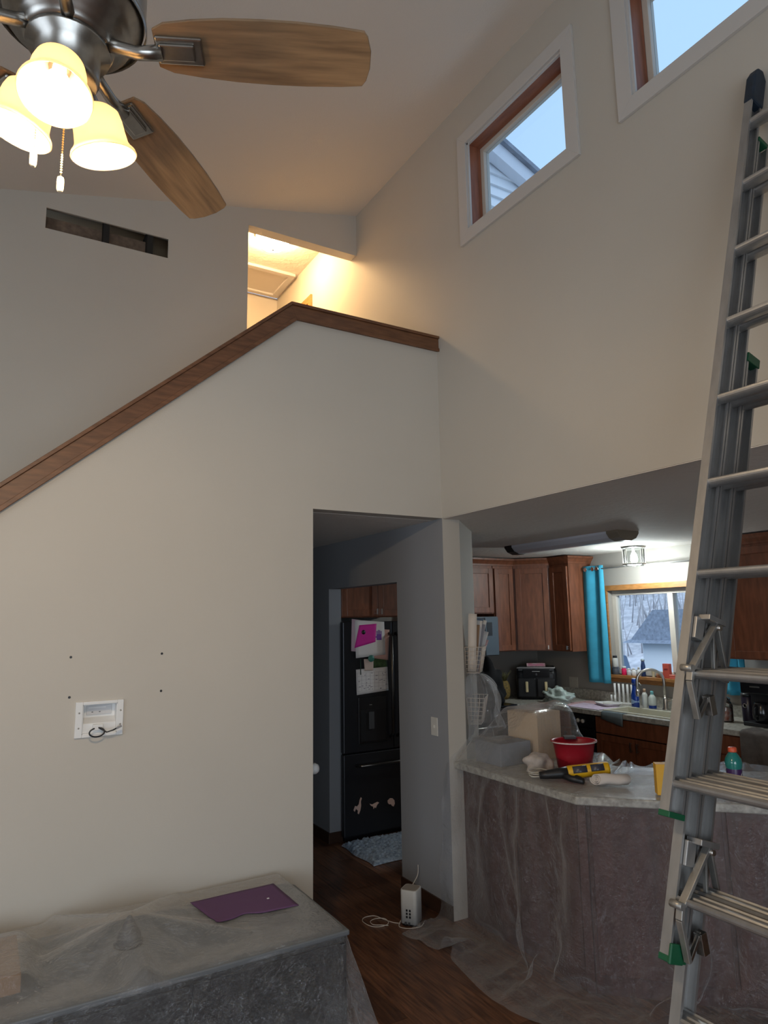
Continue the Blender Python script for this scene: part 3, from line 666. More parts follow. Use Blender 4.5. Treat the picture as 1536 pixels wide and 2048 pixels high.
def crown(par, path, z0):
    """crown moulding following a plan path (list of points, outward = left of travel)"""
    prof = [(0, 0), (.012, 0), (.014, .018), (.034, .045), (.050, .060), (.052, .078), (0, .078)]
    n = len(path); rings = []
    for i, p in enumerate(path):
        p = Vector((p[0], p[1]))
        def nrm(a, b): d = (Vector(b)-Vector(a)).normalized(); return Vector((d.y, -d.x))
        if i == 0: nn = nrm(path[0], path[1])
        elif i == n-1: nn = nrm(path[-2], path[-1])
        else:
            a, b = nrm(path[i-1], path[i]), nrm(path[i], path[i+1]); nn = (a+b); nn = nn/max(nn.dot(a), .2)
        rings.append([(p.x+nn.x*q[0], p.y+nn.y*q[0], z0+q[1]) for q in prof])
    MB().loft(rings, smooth=False).build('crown_moulding', CABW, par, True)
CEX, CEY = (1, 0), (0, -1)     # back wall: along +x, outward -y
YF = YK-.33
c = root('wall_cabinet', (1.8, YK, 1.83), 'short cherry wall cabinet above the microwave', 'cabinet', None)
MB().box(1.42, 2.195, YF, YK, 1.83, UZ1).build('carcass', CABW, c, True, .002)
shaker(c, (0, YF), CEX, CEY, 1.43, 1.80, 1.84, UZ1-.03, CABW, (1.77, (1.85, 1.89))); shaker(c, (0, YF), CEX, CEY, 1.81, 2.187, 1.84, UZ1-.03, CABW, (1.84, (1.85, 1.89)))
crown(c, [(1.42, YF), (2.195, YF)], UZ1)
c = root('wall_cabinet', (2.35, YK, UZ0), 'narrow cherry wall cabinet between microwave and corner cabinet', 'cabinet')
MB().box(2.203, 2.487, YF, YK, UZ0, UZ1).build('carcass', CABW, c, True, .002)
shaker(c, (0, YF), CEX, CEY, 2.212, 2.470, UZ0+.01, UZ1-.03, CABW)
crown(c, [(2.195, YF), (2.49, YF)], UZ1)
c = root('corner_wall_cabinet', (XW, YK, UZ0), 'diagonal cherry corner wall cabinet above the air fryer', 'cabinet')
XF = XW-.33
MB().prism([(2.492, YF), (XF, 1.892), (XW, 1.892), (XW, YK), (2.492, YK)], UZ0, UZ1).build('carcass', CABW, c, True)
dl = math.hypot(XF-2.492, YF-1.892); ex = ((XF-2.492)/dl, (1.892-YF)/dl); ey = (ex[1], -ex[0])
shaker(c, (2.492, YF), ex, ey, .02, dl-.02, UZ0+.01, UZ1-.03, CABW, (dl-.05, (UZ0+.02, UZ0+.06)))
crown(c, [(2.49, YF), (XF, 1.892)], UZ1)
c = root('wall_cabinet', (XW, 1.75, UZ0), 'slim cherry wall cabinet with exposed side beside the blue curtain', 'cabinet')
MB().box(XF, XW, 1.618, 1.888, UZ0, UZ1).build('carcass', CABW, c, True, .002)
MB().box(XF, XW, 1.612, 1.618, UZ0, UZ1).build('side_panel', CABW, c, True)
shaker(c, (XF, 1.888), (0, -1), (-1, 0), .008, .262, UZ0+.01, UZ1-.03, CABW, (.235, (UZ0+.02, UZ0+.06)))
crown(c, [(XF, 1.888), (XF, 1.612), (XW, 1.612)], UZ1)
c = root('wall_cabinet', (XW, -.5, UZ0), 'cherry wall cabinet behind the ladder above the coffee maker', 'cabinet')
MB().box(XF, XW, -1.1, -.12, UZ0, UZ1+.06).build('carcass', CABW, c, True, .002)
shaker(c, (XF, -.12), (0, -1), (-1, 0), .008, .48, UZ0+.01, UZ1-.02, CABW, (.44, (UZ0+.02, UZ0+.07))); shaker(c, (XF, -.12), (0, -1), (-1, 0), .49, .972, UZ0+.01, UZ1-.02, CABW)
crown(c, [(XF, -.12), (XF, -1.1)], UZ1)
c = root('wall_cabinet', (.5, YK, 1.82), 'cherry wall cabinet above the black fridge', 'cabinet')
MB().box(.13, .98, 1.74, YK, 1.81, 2.36).build('carcass', CABW, c, True, .002)
shaker(c, (0, 1.74), CEX, CEY, .135, .498, 1.82, 2.34, CABW, (.478, (1.835, 1.885)), CHROME); shaker(c, (0, 1.74), CEX, CEY, .503, .97, 1.82, 2.34, CABW, (.524, (1.835, 1.885)), CHROME)

mw = root('microwave', (1.8, 2.1, 1.39), 'blue grey over the range microwave under the short cabinet', 'microwave')
MB().box(1.43, 2.185, 2.10, YK-.01, 1.395, 1.80).build('body', mat('slate_panel', (.09, .11, .13), .4), mw, True, .004)
MB().box(1.44, 2.0, 2.085, 2.10, 1.41, 1.785).build('door', BLACKG, mw, True, .003)
MB().box(2.01, 2.185, 2.09, 2.10, 1.40, 1.79).build('control_panel', mat('slate_panel_front', (.10, .125, .145), .3), mw, True, .003)
MB().box(2.03, 2.10, 2.087, 2.09, 1.60, 1.74).build('keypad', BLACK, mw, True)

# base cabinets along window wall and back wall, worktop over them
CT = .915
def base_unit(o, ex, ey, w_, lab, style=1, hm=STEEL):
    c = root('base_cabinet', (o[0], o[1], 0), lab, 'cabinet', None)
    m = MB(); local_box(m, o, ex, ey, 0.003, w_-.003, -.58, 0, .10, CT-.04 if style == 1 else .70); m.build('carcass', CABW, c, True)
    m = MB(); local_box(m, o, ex, ey, 0.003, w_-.003, -.55, -.06, 0.0, .10); m.build('toe_kick', BLACK, c, True)
    def drawer(a0, a1):
        d = MB(); local_box(d, o, ex, ey, a0, a1, .001, .020, .72, CT-.055); ob = d.build('drawer', CABW, c, True, .003)
        h = MB(); mid_ = (a0+a1)/2; local_box(h, o, ex, ey, mid_-.05, mid_+.05, .04, .05, .785, .795); local_box(h, o, ex, ey, mid_-.045, mid_-.037, .02, .041, .786, .794); local_box(h, o, ex, ey, mid_+.037, mid_+.045, .02, .041, .786, .794)
        h.build('handle', hm, ob).location = -c.location
    if style == 1:
        drawer(.01, w_-.01); shaker(c, o, ex, ey, .01, w_-.01, .12, .71, CABW, (w_-.05, (.60, .68)))
    else:
        dd = MB(); local_box(dd, o, ex, ey, .01, w_-.01, .001, .020, .72, CT-.055); dd.build('false_front', CABW, c, True, .003)
        shaker(c, o, ex, ey, .01, w_/2-.003, .12, .71, CABW, (w_/2-.035, (.60, .68))); shaker(c, o, ex, ey, w_/2+.003, w_-.01, .12, .71, CABW, (w_/2+.035, (.60, .68)))
    return c
XB = 2.49
base_unit((XB, 1.86), (0, -1), (-1, 0), .45, 'cherry base cabinet under the pink placemats')
base_unit((XB, 1.10), (0, -1), (-1, 0), .90, 'two door cherry base cabinet under the sink', 2)
base_unit((XB, .20), (0, -1), (-1, 0), .60, 'cherry base cabinet under the candy jar')
base_unit((XB, -.40), (0, -1), (-1, 0), .80, 'cherry base cabinet under the draped grey towel', 2)
dw = root('dishwasher', (XB, 1.25, 0), 'black dishwasher beside the sink cabinet with two pale knobs', 'dishwasher')
MB().box(XB, XW-.03, 1.105, 1.405, .10, CT-.045).build('tub', BLACK, dw, True); MB().box(XB-.022, XB, 1.108, 1.402, .12, .74).build('door', BLACKG, dw, True, .004)
MB().box(XB-.022, XB, 1.108, 1.402, .745, CT-.05).build('control_panel', BLACKG, dw, True, .003)
for yy in (1.30, 1.24): MB().lathe([(.019, 0), (.019, .012), (.016, .018), (.0001, .018)], (XB-.022, yy, .80), 18, (-1, 0, 0)).build('knob', OFFW, dw, True)
wt = MB(); 
wt.prism([(2.44, -2.6), (2.44, .32), (XW-.003, .32), (XW-.003, -2.6)], CT-.04, CT)
wt.prism([(2.44, 1.02), (2.44, 1.86), (2.44, YK-.003), (XW-.003, YK-.003), (XW-.003, 1.02)], CT-.04, CT); wt.box(2.44, 2.53, .32, 1.02, CT-.04, CT); wt.box(2.845, XW-.003, .32, 1.02, CT-.04, CT); wt.box(2.20, 2.44, 1.86, YK-.003, CT-.04, CT)
wo = tag(wt.build('worktop', COUNTER), 'speckled pale laminate worktop under the kitchen window', 'worktop')
wo.location.z = 0
MB().box(XW-.02, XW-.003, -2.6, YK-.003, CT, CT+.10).build('backsplash', COUNTER, wo)
sk = root('sink', (2.69, .67, CT), 'pale drop in kitchen sink below the window', 'sink')
SINK = mat('sink_enamel', (.62, .60, .50), .3)
s_ = MB(); s_.box(2.515, 2.860, .305, .33, CT-.0, CT+.012); s_.box(2.515, 2.860, 1.01, 1.035, CT, CT+.012); s_.box(2.515, 2.54, .33, 1.01, CT, CT+.012); s_.box(2.835, 2.860, .33, 1.01, CT, CT+.012)
s_.build('rim', SINK, sk, True, .004)
s_ = MB(); s_.box(2.535, 2.840, .325, 1.015, CT-.20, CT-.19); s_.box(2.535, 2.545, .325, 1.015, CT-.19, CT); s_.box(2.830, 2.840, .325, 1.015, CT-.19, CT); s_.box(2.545, 2.830, .325, .335, CT-.19, CT); s_.box(2.545, 2.830, 1.005, 1.015, CT-.19, CT)
s_.build('bowl', SINK, sk, True)
fa = root('faucet', (2.985, .70, CT), 'tall gooseneck nickel faucet behind the sink', 'faucet')
MB().lathe([(.032, 0), (.032, .012), (.026, .02), (.024, .10), (.02, .115)], (0, 0, 0), 20).build('base', STEEL, fa)
pts = [(0, 0, .10), (0, 0, .24)]+[(-.095*(1-math.cos(R(t_))), .075*(1-math.cos(R(t_))), .26+.11*math.sin(R(t_))) for t_ in range(0, 181, 12)]+[(-.19, .15, .22), (-.19, .15, .17)]
MB().tube(pts, .0135, 12).build('spout', STEEL, fa); MB().lathe([(.017, 0), (.019, -.05), (.016, -.06)], (-.19, .15, .185), 16).build('spray_head', STEEL, fa)
MB().tube([(0, -.02, .085), (0, -.06, .095), (-.0, -.10, .10)], [.012, .009, .008], 10).build('lever', STEEL, fa)

# window curtain and rod
rd = root('curtain_rod', (2.975, .7, 2.275), 'thin grey curtain rod above the kitchen window', 'curtain rod')
MB().tube([(2.975, 1.605, 2.275), (2.975, -.112, 2.275)], .008, 10).build('rod', mat('rod_grey', (.45, .45, .44), .4, metal=.5), rd, True)
for yy in (1.44, -.085): MB().tube([(2.975, yy, 2.275), (XW, yy, 2.275)], .006, 8).build('bracket', MATS['rod_grey'], rd, True)
MB().tube([(2.975, .65, 2.272), (2.975, .64, 2.262)], .004, 6).build('ring', MATS['rod_grey'], rd, True)
def curtain(y0, y1, z0, z1, nf, lab, seed, cut=None):
    r_ = np.random.RandomState(seed); nu, nv = 60, 24; vs = []; fs = []
    for j in range(nv+1):
        tz = j/nv
        for i in range(nu+1):
            u = i/nu; y = y0+(y1-y0)*u+.012*math.sin(tz*3)*u
            x = 2.975+.030*math.sin(u**.75*nf*2*math.pi+2.6)*(0.6+.4*tz)+.006*math.sin(u*nf*5+tz*2)
            vs.append((x, y-.03*tz*(1-u)*0, z1+(z0-z1)*tz))
    for j in range(nv):
        for i in range(nu): a = j*(nu+1)+i; fs.append((a, a+1, a+nu+2, a+nu+1))
    t = root('curtain', (2.975, (y0+y1)/2, z0), lab, 'curtain')
    MB().add(vs, fs, True).build('cloth', mat('teal_cloth', (.045, .36, .54), .8, var=.12, vscale=8), t, True, solid=.004)
    for yy in (y1-.06, y1-.16, y0+.05):
        MB().lathe([(.016, -.003), (.022, -.002), (.022, .002), (.016, .003)], (2.945, yy, 2.275), 18, (-1, 0, 0)).build('grommet', CHROME, t, True)
    return t
curtain(1.335, 1.603, 1.11, 2.31, 1.6, 'bright teal curtain panel hanging beside the slim cabinet', 1); curtain(-.10, .10, 1.11, 2.31, 2.0, 'teal curtain panel partly hidden behind the cherry wall cabinet', 2)
lm = root('jar_ceiling_light', (2.72, .72, ZS), 'lit clear glass jar ceiling light by the kitchen window', 'ceiling light')
MB().lathe([(.115, 0), (.115, -.012), (.105, -.022), (.098, -.024)], (0, 0, 0), 32).build('base', NICKEL, lm)
MB().lathe([(.098, -.022), (.100, -.05), (.100, -.17), (.09, -.19)], (0, 0, 0), 32, cap=False).build('glass_jar', glassm('jar_glass', (.94, .97, .97), .3), lm)
for a in range(0, 360, 45): MB().tube([(.101*math.cos(R(a)), .101*math.sin(R(a)), -.025), (.101*math.cos(R(a)), .101*math.sin(R(a)), -.17)], .003, 6).build('cage_wire', STEEL, lm)
MB().lathe([(.100, -.165), (.106, -.168), (.106, -.176), (.100, -.18)], (0, 0, 0), 32, cap=False).build('ring', STEEL, lm)
MB().lathe([(.013, -.024), (.013, -.06), (.028, -.09), (.034, -.125), (.026, -.155), (.0001, -.166)], (0, 0, 0), 20).build('bulb', mat('lit_cool_bulb', (1, 1, 1), .4, emit=(.86, .98, 1), estr=22), lm)
point('kitchen_lamp', (2.72, .72, ZS-.21), 23, (.88, .98, 1.0), .05)
# unlit fluorescent fixture
fx = root('fluorescent_fixture', (1.68, .58, ZS), 'unlit fluorescent wraparound fixture on the kitchen ceiling', 'ceiling light')
def wrap(y0, y1, s, zb, nm, m):
    prof = [(-.115*s, 0), (-.115*s, -.022), (-.085*s, -.055*zb), (-.03*s, -.075*zb), (.03*s, -.075*zb), (.085*s, -.055*zb), (.115*s, -.022), (.115*s, 0)]
    MB().prism([(1.68+a, ZS+b) for a, b in prof], y0, y1, 'y').build(nm, m, fx, True, .003)
LENS = mat('acrylic_lens', (.62, .62, .68), .3)
wrap(.02, 1.12, 1.0, 1.0, 'lens', LENS); CAPM = mat('taupe_end_cap', (.23, .19, .14), .4)
wrap(-.09, .02, 1.06, 1.08, 'end_cap', CAPM); wrap(1.12, 1.21, 1.06, 1.08, 'end_cap', BLACK)

# ================================================================== FRIDGE CORNER
FY = 1.60
fr = root('refrigerator', (.48, 2.0, 0), 'black stainless french door refrigerator seen through the hall opening', 'refrigerator')
MB().box(.125, .955, FY+.055, 2.42, .03, 1.765).build('cabinet', FRIDGESIDE, fr, True, .004)
MB().box(.125, .955, FY+.08, 2.40, 0, .03).build('base_grille', BLACK, fr, True)
dl_ = MB().box(.085, .568, FY, FY+.053, .70, 1.775).build('door', FRIDGE, fr, True, .008)
dr_ = MB().box(.574, .995, FY, FY+.053, .70, 1.775).build('door', FRIDGE, fr, True, .008)
dz_ = MB().box(.085, .995, FY, FY+.053, .05, .692).build('freezer_drawer', FRIDGE, fr, True, .008)
HM = mat('dark_bar_handle', (.10, .095, .09), .28, metal=.9)
def sub(mb, nm, m, par, bevel=0): o = mb.build(nm, m, par, bevel=bevel); o.location = -fr.location; return o
def handle_v(x, par): 
    m = MB().tube([(x, FY, .80), (x, FY-.045, .83), (x, FY-.055, 1.20), (x, FY-.045, 1.64), (x, FY, 1.67)], .013, 10); sub(m, 'handle', HM, par)
handle_v(.535, dl_); handle_v(.607, dr_)
sub(MB().tube([(.20, FY, .60), (.22, FY-.05, .60), (.54, FY-.06, .60), (.86, FY-.05, .60), (.88, FY, .60)], .013, 10), 'handle', HM, dz_)
sub(MB().box(.225, .50, FY-.006, FY, .765, 1.145), 'dispenser_panel', BLACKG, dl_, .004)
sub(MB().box(.245, .48, FY-.008, FY-.006, .785, 1.04), 'dispenser_recess', BLACK, dl_)
sub(MB().box(.32, .37, FY-.018, FY-.006, .88, 1.02), 'paddle', DARKGREY, dl_, .003)
sub(MB().box(.33, .352, FY-.010, FY-.006, 1.075, 1.081), 'badge', STEEL, dl_)
def sheet(nm, lab, cat, quad, y, m, group=None, bow=.003):
    """a paper pinned to the fridge door: quad of (x,z), slightly bowed"""
    vs = []; fs = []; n = 8
    for j in range(n+1):
        for i in range(n+1):
            u, v = i/n, j/n; a, b, c_, d = [Vector(q) for q in quad]; p = (a*(1-u)+b*u)*(1-v)+(d*(1-u)+c_*u)*v
            vs.append((p.x, y-bow*v*v-.0008*math.sin(u*3.14), p.y))
    for j in range(n):
        for i in range(n): k = j*(n+1)+i; fs.append((k, k+1, k+n+2, k+n+1))
    o = MB().add(vs, fs, True).build(nm, m, solid=.0006)
    return tag(o, lab, cat, group)
PK = mat('pale_pink_paper', (.72, .52, .58), .8)
sheet('paper', 'pale pink paper at the back of the fridge papers', 'paper', [(.17, 1.80), (.42, 1.76), (.41, 1.50), (.16, 1.53)], FY-.0010, PK)
sheet('paper', 'salmon paper tilted behind the white drawing on the fridge', 'paper', [(.34, 1.72), (.54, 1.70), (.52, 1.44), (.33, 1.47)], FY-.0055, mat('salmon_paper', (.62, .38, .34), .8))
pp = sheet('paper', 'white drawing with a purple handprint on the fridge', 'paper', [(.195, 1.79), (.485, 1.77), (.49, 1.49), (.20, 1.47)], FY-.0100, PAPER)
PURP = mat('purple_paint', (.20, .07, .42), .7)
hp = MB(); hp.box(.405, .455, FY-.0122, FY-.0108, 1.615, 1.665)
for q, (dx, l_) in enumerate(((0, .028), (.013, .036), (.026, .033), (.040, .026))): hp.box(.407+dx, .415+dx, FY-.0122, FY-.0108, 1.665, 1.665+l_)
hp.box(.392, .405, FY-.0122, FY-.0108, 1.635, 1.647); ho = hp.build('handprint', PURP, pp); ho.location = (0, 0, 0)
mg = sheet('paper', 'hot pink cut paper with a black dot on the fridge', 'paper', [(.235, 1.745), (.405, 1.755), (.39, 1.60), (.185, 1.555)], FY-.0145, mat('hot_pink_paper', (.68, .02, .36), .7))
MB().lathe([(.0001, .001), (.019, .001), (.019, 0)], (.275, FY-.0155, 1.685), 18, (0, -1, 0)).build('black_dot', BLACK, mg)
cal = sheet('wall_calendar', 'white month calendar hanging on the fridge door', 'calendar', [(.205, 1.375), (.515, 1.385), (.52, 1.185), (.21, 1.165)], FY-.0030, PAPER, None, .001)
gl_ = MB()
for k in range(6): gl_.box(.215, .51, FY-.0050, FY-.0036, 1.195+k*.030, 1.1962+k*.030)
for k in range(8): gl_.box(.217+k*.0415, .2182+k*.0415, FY-.0050, FY-.0036, 1.195, 1.345)
gl_.build('printed_grid', mat('grey_ink', (.32, .30, .33), .8), cal)
rr = np.random.RandomState(5); ink = MB()
for k in range(26): x = .225+rr.rand()*.27; z = 1.20+rr.rand()*.14; ink.box(x, x+.008+.012*rr.rand(), FY-.0053, FY-.0040, z, z+.004)
ink.build('handwriting', mat('dark_ink', (.12, .10, .16), .8), cal)
sheet('photo_print', 'dark green photograph above the fridge calendar', 'photo', [(.36, 1.475), (.515, 1.475), (.515, 1.385), (.36, 1.38)], FY-.0010, mat('green_photo', (.05, .10, .035), .5, var=.6, vscale=30))
sheet('paper', 'small cream note below the teal magnet on the fridge', 'paper', [(.28, 1.46), (.375, 1.455), (.37, 1.36), (.285, 1.36)], FY-.0065, mat('cream_note', (.65, .52, .46), .8))
tag(MB().ball((.345, FY-.0200, 1.462), .032, 8, (1, .3, .9)).build('magnet', mat('teal_magnet', (.05, .22, .18), .4)), 'round teal magnet on the fridge door', 'magnet')
tag(MB().tube([(.245, FY-.0088, 1.462), (.247, FY-.0088, 1.40), (.247, FY-.0088, 1.33)], .004, 6).build('pen', mat('pen_green', (.03, .06, .04), .4)), 'dark slim pen clipped beside the fridge calendar', 'pen')
MGN = mat('pink_beige_magnet', (.58, .40, .34), .6)
def figure_magnet(lab, poly, x, z):
    tag(MB().prism([(x+a, z+b) for a, b in poly], FY-.006, FY-.0005, 'y').build('magnet', MGN, bevel=.001), lab, 'magnet', 'magnets on the freezer drawer')
figure_magnet('long tailed beige animal magnet on the freezer drawer', [(-.045, -.02), (-.03, .012), (-.012, .004), (.004, .018), (.012, .05), (.024, .072), (.034, .062), (.024, .04), (.026, .004), (.018, -.03), (.004, -.058), (-.008, -.05), (-.004, -.03), (-.022, -.012), (-.034, -.034)], .214, .275)
figure_magnet('winged beige animal magnet on the freezer drawer', [(-.045, .022), (-.02, .012), (.006, .02), (.03, .026), (.046, .018), (.026, .002), (.014, -.022), (.004, -.012), (-.008, -.026), (-.012, -.006), (-.03, .002)], .365, .262)
figure_magnet('rounded beige animal magnet on the freezer drawer', [(-.036, .022), (-.012, .038), (.012, .034), (.03, .016), (.034, -.012), (.022, -.034), (.006, -.026), (-.004, -.012), (-.022, -.01), (-.034, .004)], .53, .262)
# blue grey shag mat in front of the fridge
n_ = 60; vs = []; rr = np.random.RandomState(9)
for j in range(n_+1):
    for i in range(n_+1):
        u, v = i/n_, j/n_; e = min(u, 1-u, v, 1-v)
        vs.append((.045+u*.80+.01*math.sin(v*9), 1.05+v*.54+.012*math.sin(u*7), .004+min(e*30, 1)*(.012+.022*rr.rand())))
fs = [(j*(n_+1)+i, j*(n_+1)+i+1, (j+1)*(n_+1)+i+1, (j+1)*(n_+1)+i) for j in range(n_) for i in range(n_)]
tag(MB().add(vs, fs, True).build('shag_mat', mat('blue_grey_shag', (.40, .49, .60), .95, col2=(.15, .20, .28), vscale=45, detail=3)), 'blue grey shag mat on the floor in front of the fridge', 'mat')
bn = root('waste_bin', (.27, .80, 0), 'slim grey kitchen bin with a white liner just inside the opening', 'bin')
MB().loft([[(.27+math.cos(a)*.10*s, .82+math.sin(a)*.09*s, z) for a in [R(k*22.5) for k in range(16)]] for s, z in ((.8, 0), (.85, .1), (1, .57), (1.02, .58))]).build('body', mat('bin_grey', (.16, .16, .165), .5), bn, True)
MB().loft([[(.27+math.cos(a)*.105*s+.004*math.sin(k_*2.1), .82+math.sin(a)*.095*s, z+.008*math.sin(5*a)) for k_, a in enumerate([R(k*22.5) for k in range(16)])] for s, z in ((1.02, .54), (1.05, .57), (1.03, .60), (.9, .61))], cap=False).build('liner', mat('white_liner', (.75, .80, .80), .4), bn, True)

# ================================================================== ROUTER AND CORDS ON THE HALL FLOOR
rt = root('router', (-.222, .125, 0), 'white tower router on the hall floor beside the wall end', 'router')
rt.rotation_euler = (0, 0, R(35))
def rrect(hx, hy, r, z, n=5):
    o = []
    for cx, cy, a0 in ((hx-r, hy-r, 0), (-hx+r, hy-r, 90), (-hx+r, -hy+r, 180), (hx-r, -hy+r, 270)):
        for k in range(n+1): a = R(a0+90*k/n); o.append((cx+r*math.cos(a), cy+r*math.sin(a), z))
    return o
RW = mat('router_white', (.62, .61, .58), .45)
MB().loft([rrect(.052, .052, .02, .012), rrect(.052, .052, .02, .19), rrect(.050, .050, .019, .197)]).build('body', RW, rt)
MB().loft([rrect(.046, .046, .018, .1972), rrect(.044, .044, .018, .1985)]).build('top_vent', mat('router_top', (.33, .30, .26), .6), rt)
MB().loft([rrect(.046, .046, .018, 0), rrect(.048, .048, .018, .012)]).build('foot', BLACK, rt)
for i in range(2):
    for j in range(3):
        MB().box(-.0535, -.0515, -.018+i*.020, -.007+i*.020, .045+j*.018, .057+j*.018).build('port', BLACK, rt)
for q in (-.014, .008): MB().box(-.062, -.0515, q, q+.010, .012, .024).build('plug', DARKGREY, rt)
CORD = mat('white_cord', (.66, .60, .52), .5)
def cord(nm, pts, lab, r_=.0022):
    P = [Vector(p) for p in pts]; out = []
    for i in range(len(P)-1):
        p0, p1, p2, p3 = P[max(i-1, 0)], P[i], P[i+1], P[min(i+2, len(P)-1)]
        for k in range(8):
            t_ = k/8; out.append(.5*((2*p1)+(p2-p0)*t_+(2*p0-5*p1+4*p2-p3)*t_*t_+(3*p1-p0-3*p2+p3)*t_**3))
    out.append(P[-1]); return tag(MB().tube(out, r_, 6).build(nm, CORD), lab, 'cord')
z_ = .003
cord('network_cable', [(-.286, .150, z_), (-.315, .185, z_), (-.34, .25, z_), (-.365, .325, z_), (-.43, .335, z_), (-.462, .29, z_), (-.45, .21, z_), (-.40, .175, z_), (-.345, .19, z_), (-.335, .245, z_+.004), (-.375, .285, z_), (-.425, .265, z_+.003), (-.435, .215, z_+.004), (-.40, .18, z_+.006), (-.36, .165, z_)], 'white cord lying in loops on the hall floor')
cord('network_cable', [(-.276, .158, .016), (-.31, .125, z_), (-.30, .085, z_), (-.255, .055, z_), (-.205, .05, z_), (-.165, .08, z_)], 'white cord curling around the router base')
cord('network_cable', [(-.172, .190, .006), (-.155, .25, .06), (-.085, .33, .11), (-.02, .36, .16), (-.015, .36, .22)], 'white cord rising from behind the router to the grey wall', .003)

# ================================================================== PENINSULA
pn = root('peninsula_cabinet', (.3, -.8, 0), 'dark red wood kitchen peninsula under the plastic sheet', 'kitchen island')
PF = [(.10, -.002), (.10, -.99), (1.62, -2.51), (2.05, -2.08), (.70, -.73), (.70, -.002)]
def pen_poly(front): # plan polygon with its front edge moved out by front
    k = math.tan(R(22.5)); f_ = front
    return [(.10-f_, -.003), (.10-f_, -.99-f_*k), (1.62-f_*.707, -2.51-f_*.707), (2.10, -2.03), (.74, -.67), (.74, -.003)]
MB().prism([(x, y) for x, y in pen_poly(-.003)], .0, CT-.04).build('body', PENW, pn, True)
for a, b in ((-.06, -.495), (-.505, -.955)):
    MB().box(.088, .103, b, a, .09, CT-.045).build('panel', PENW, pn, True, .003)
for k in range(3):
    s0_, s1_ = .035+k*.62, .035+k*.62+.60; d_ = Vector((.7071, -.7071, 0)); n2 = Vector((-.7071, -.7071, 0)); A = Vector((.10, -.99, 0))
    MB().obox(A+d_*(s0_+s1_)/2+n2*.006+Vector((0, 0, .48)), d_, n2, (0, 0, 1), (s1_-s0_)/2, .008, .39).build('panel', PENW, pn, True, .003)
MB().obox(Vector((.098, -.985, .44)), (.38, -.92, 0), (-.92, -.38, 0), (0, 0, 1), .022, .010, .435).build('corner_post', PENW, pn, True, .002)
pc = tag(MB().prism(pen_poly(.07), CT-.04, CT).build('peninsula_worktop', COUNTER, bevel=.006), 'speckled pale worktop of the angled peninsula', 'worktop')

# ---------------- position based cloth: a grid of points under gravity over convex bodies
def convex_box(x0, x1, y0, y1, z0, z1): return np.array([(1,0,0,x1),(-1,0,0,-x0),(0,1,0,y1),(0,-1,0,-y0),(0,0,1,z1),(0,0,-1,-z0)], float)
def convex_prism(poly, z0, z1):
    pl = [(0, 0, 1, z1), (0, 0, -1, -z0)]; n = len(poly); cx = sum(p[0] for p in poly)/n; cy = sum(p[1] for p in poly)/n
    for i in range(n):
        a, b = poly[i], poly[(i+1)%n]; nx, ny = b[1]-a[1], a[0]-b[0]; l_ = math.hypot(nx, ny); nx /= l_; ny /= l_; d = nx*a[0]+ny*a[1]
        if nx*cx+ny*cy > d: nx, ny, d = -nx, -ny, -d
        pl.append((nx, ny, 0, d))
    return np.array(pl, float)
def drape(P, bodies, steps=140, iters=9, thick=.004, seed=0, fric=.3, su=1.0, sv=1.0, bend=.12, far=2, grav=9.8, pins=None):
    """P: (n,m,3) start points; rest: flat layout giving rest lengths (x,y in sheet space)"""
    r_ = np.random.RandomState(seed); F0 = P.copy(); P = P+r_.normal(0, .002, P.shape); dt = 1/60.; V = np.zeros_like(P); cons = []; n0, n1 = P.shape[:2]
    def pairs(di, dj, k):
        i0, i1 = max(0, -di), n0-max(0, di); j0, j1 = max(0, -dj), n1-max(0, dj); L0 = math.hypot(di*su, dj*sv)
        cons.append((slice(i0, i1), slice(j0, j1), slice(i0+di, i1+di), slice(j0+dj, j1+dj), L0, k))
    pairs(1, 0, .8); pairs(0, 1, .8); pairs(1, 1, .5); pairs(1, -1, .5); pairs(far, 0, bend); pairs(0, far, bend)
    nb = len(cons)
    for st_ in range(steps):
        V[..., 2] -= grav*dt; V *= .95; Q = P.copy(); P = P+V*dt
        for it in range(iters):
            for ci, (a, b, c_, d, L0, k) in enumerate(cons):
                D = P[c_, d]-P[a, b]; l_ = np.sqrt((D*D).sum(2)); e = (l_-L0)/np.maximum(l_, 1e-9)
                if ci >= nb-2: e = np.minimum(e, 0)            # bending only resists folding
                D = D*(e*k*.5)[..., None]; P[a, b] += D; P[c_, d] -= D
            if it % 3 == 2 or it == iters-1:
                for B in bodies:
                    S = P@B[:, :3].T-B[:, 3]-thick; m = S.max(axis=2); ins = m < 0
                    if ins.any():
                        n_ = B[S.argmax(axis=2)[ins], :3]; P[ins] -= n_*m[ins][:, None]
                        dv_ = P[ins]-Q[ins]; dv_ -= n_*(dv_*n_).sum(1)[:, None]; P[ins] -= dv_*np.where(n_[:, 2:3] > .9, .8, fric)
                if pins is not None: P[pins] = F0[pins]
                fz = P[..., 2] < thick; P[fz, 2] = thick; P[fz, :2] -= (P[fz, :2]-Q[fz, :2])*.5
        V = (P-Q)/dt; sp = np.linalg.norm(V, axis=2, keepdims=True); V *= np.minimum(1, 2.0/np.maximum(sp, 1e-6))
    return P
from mathutils import noise as mnoise
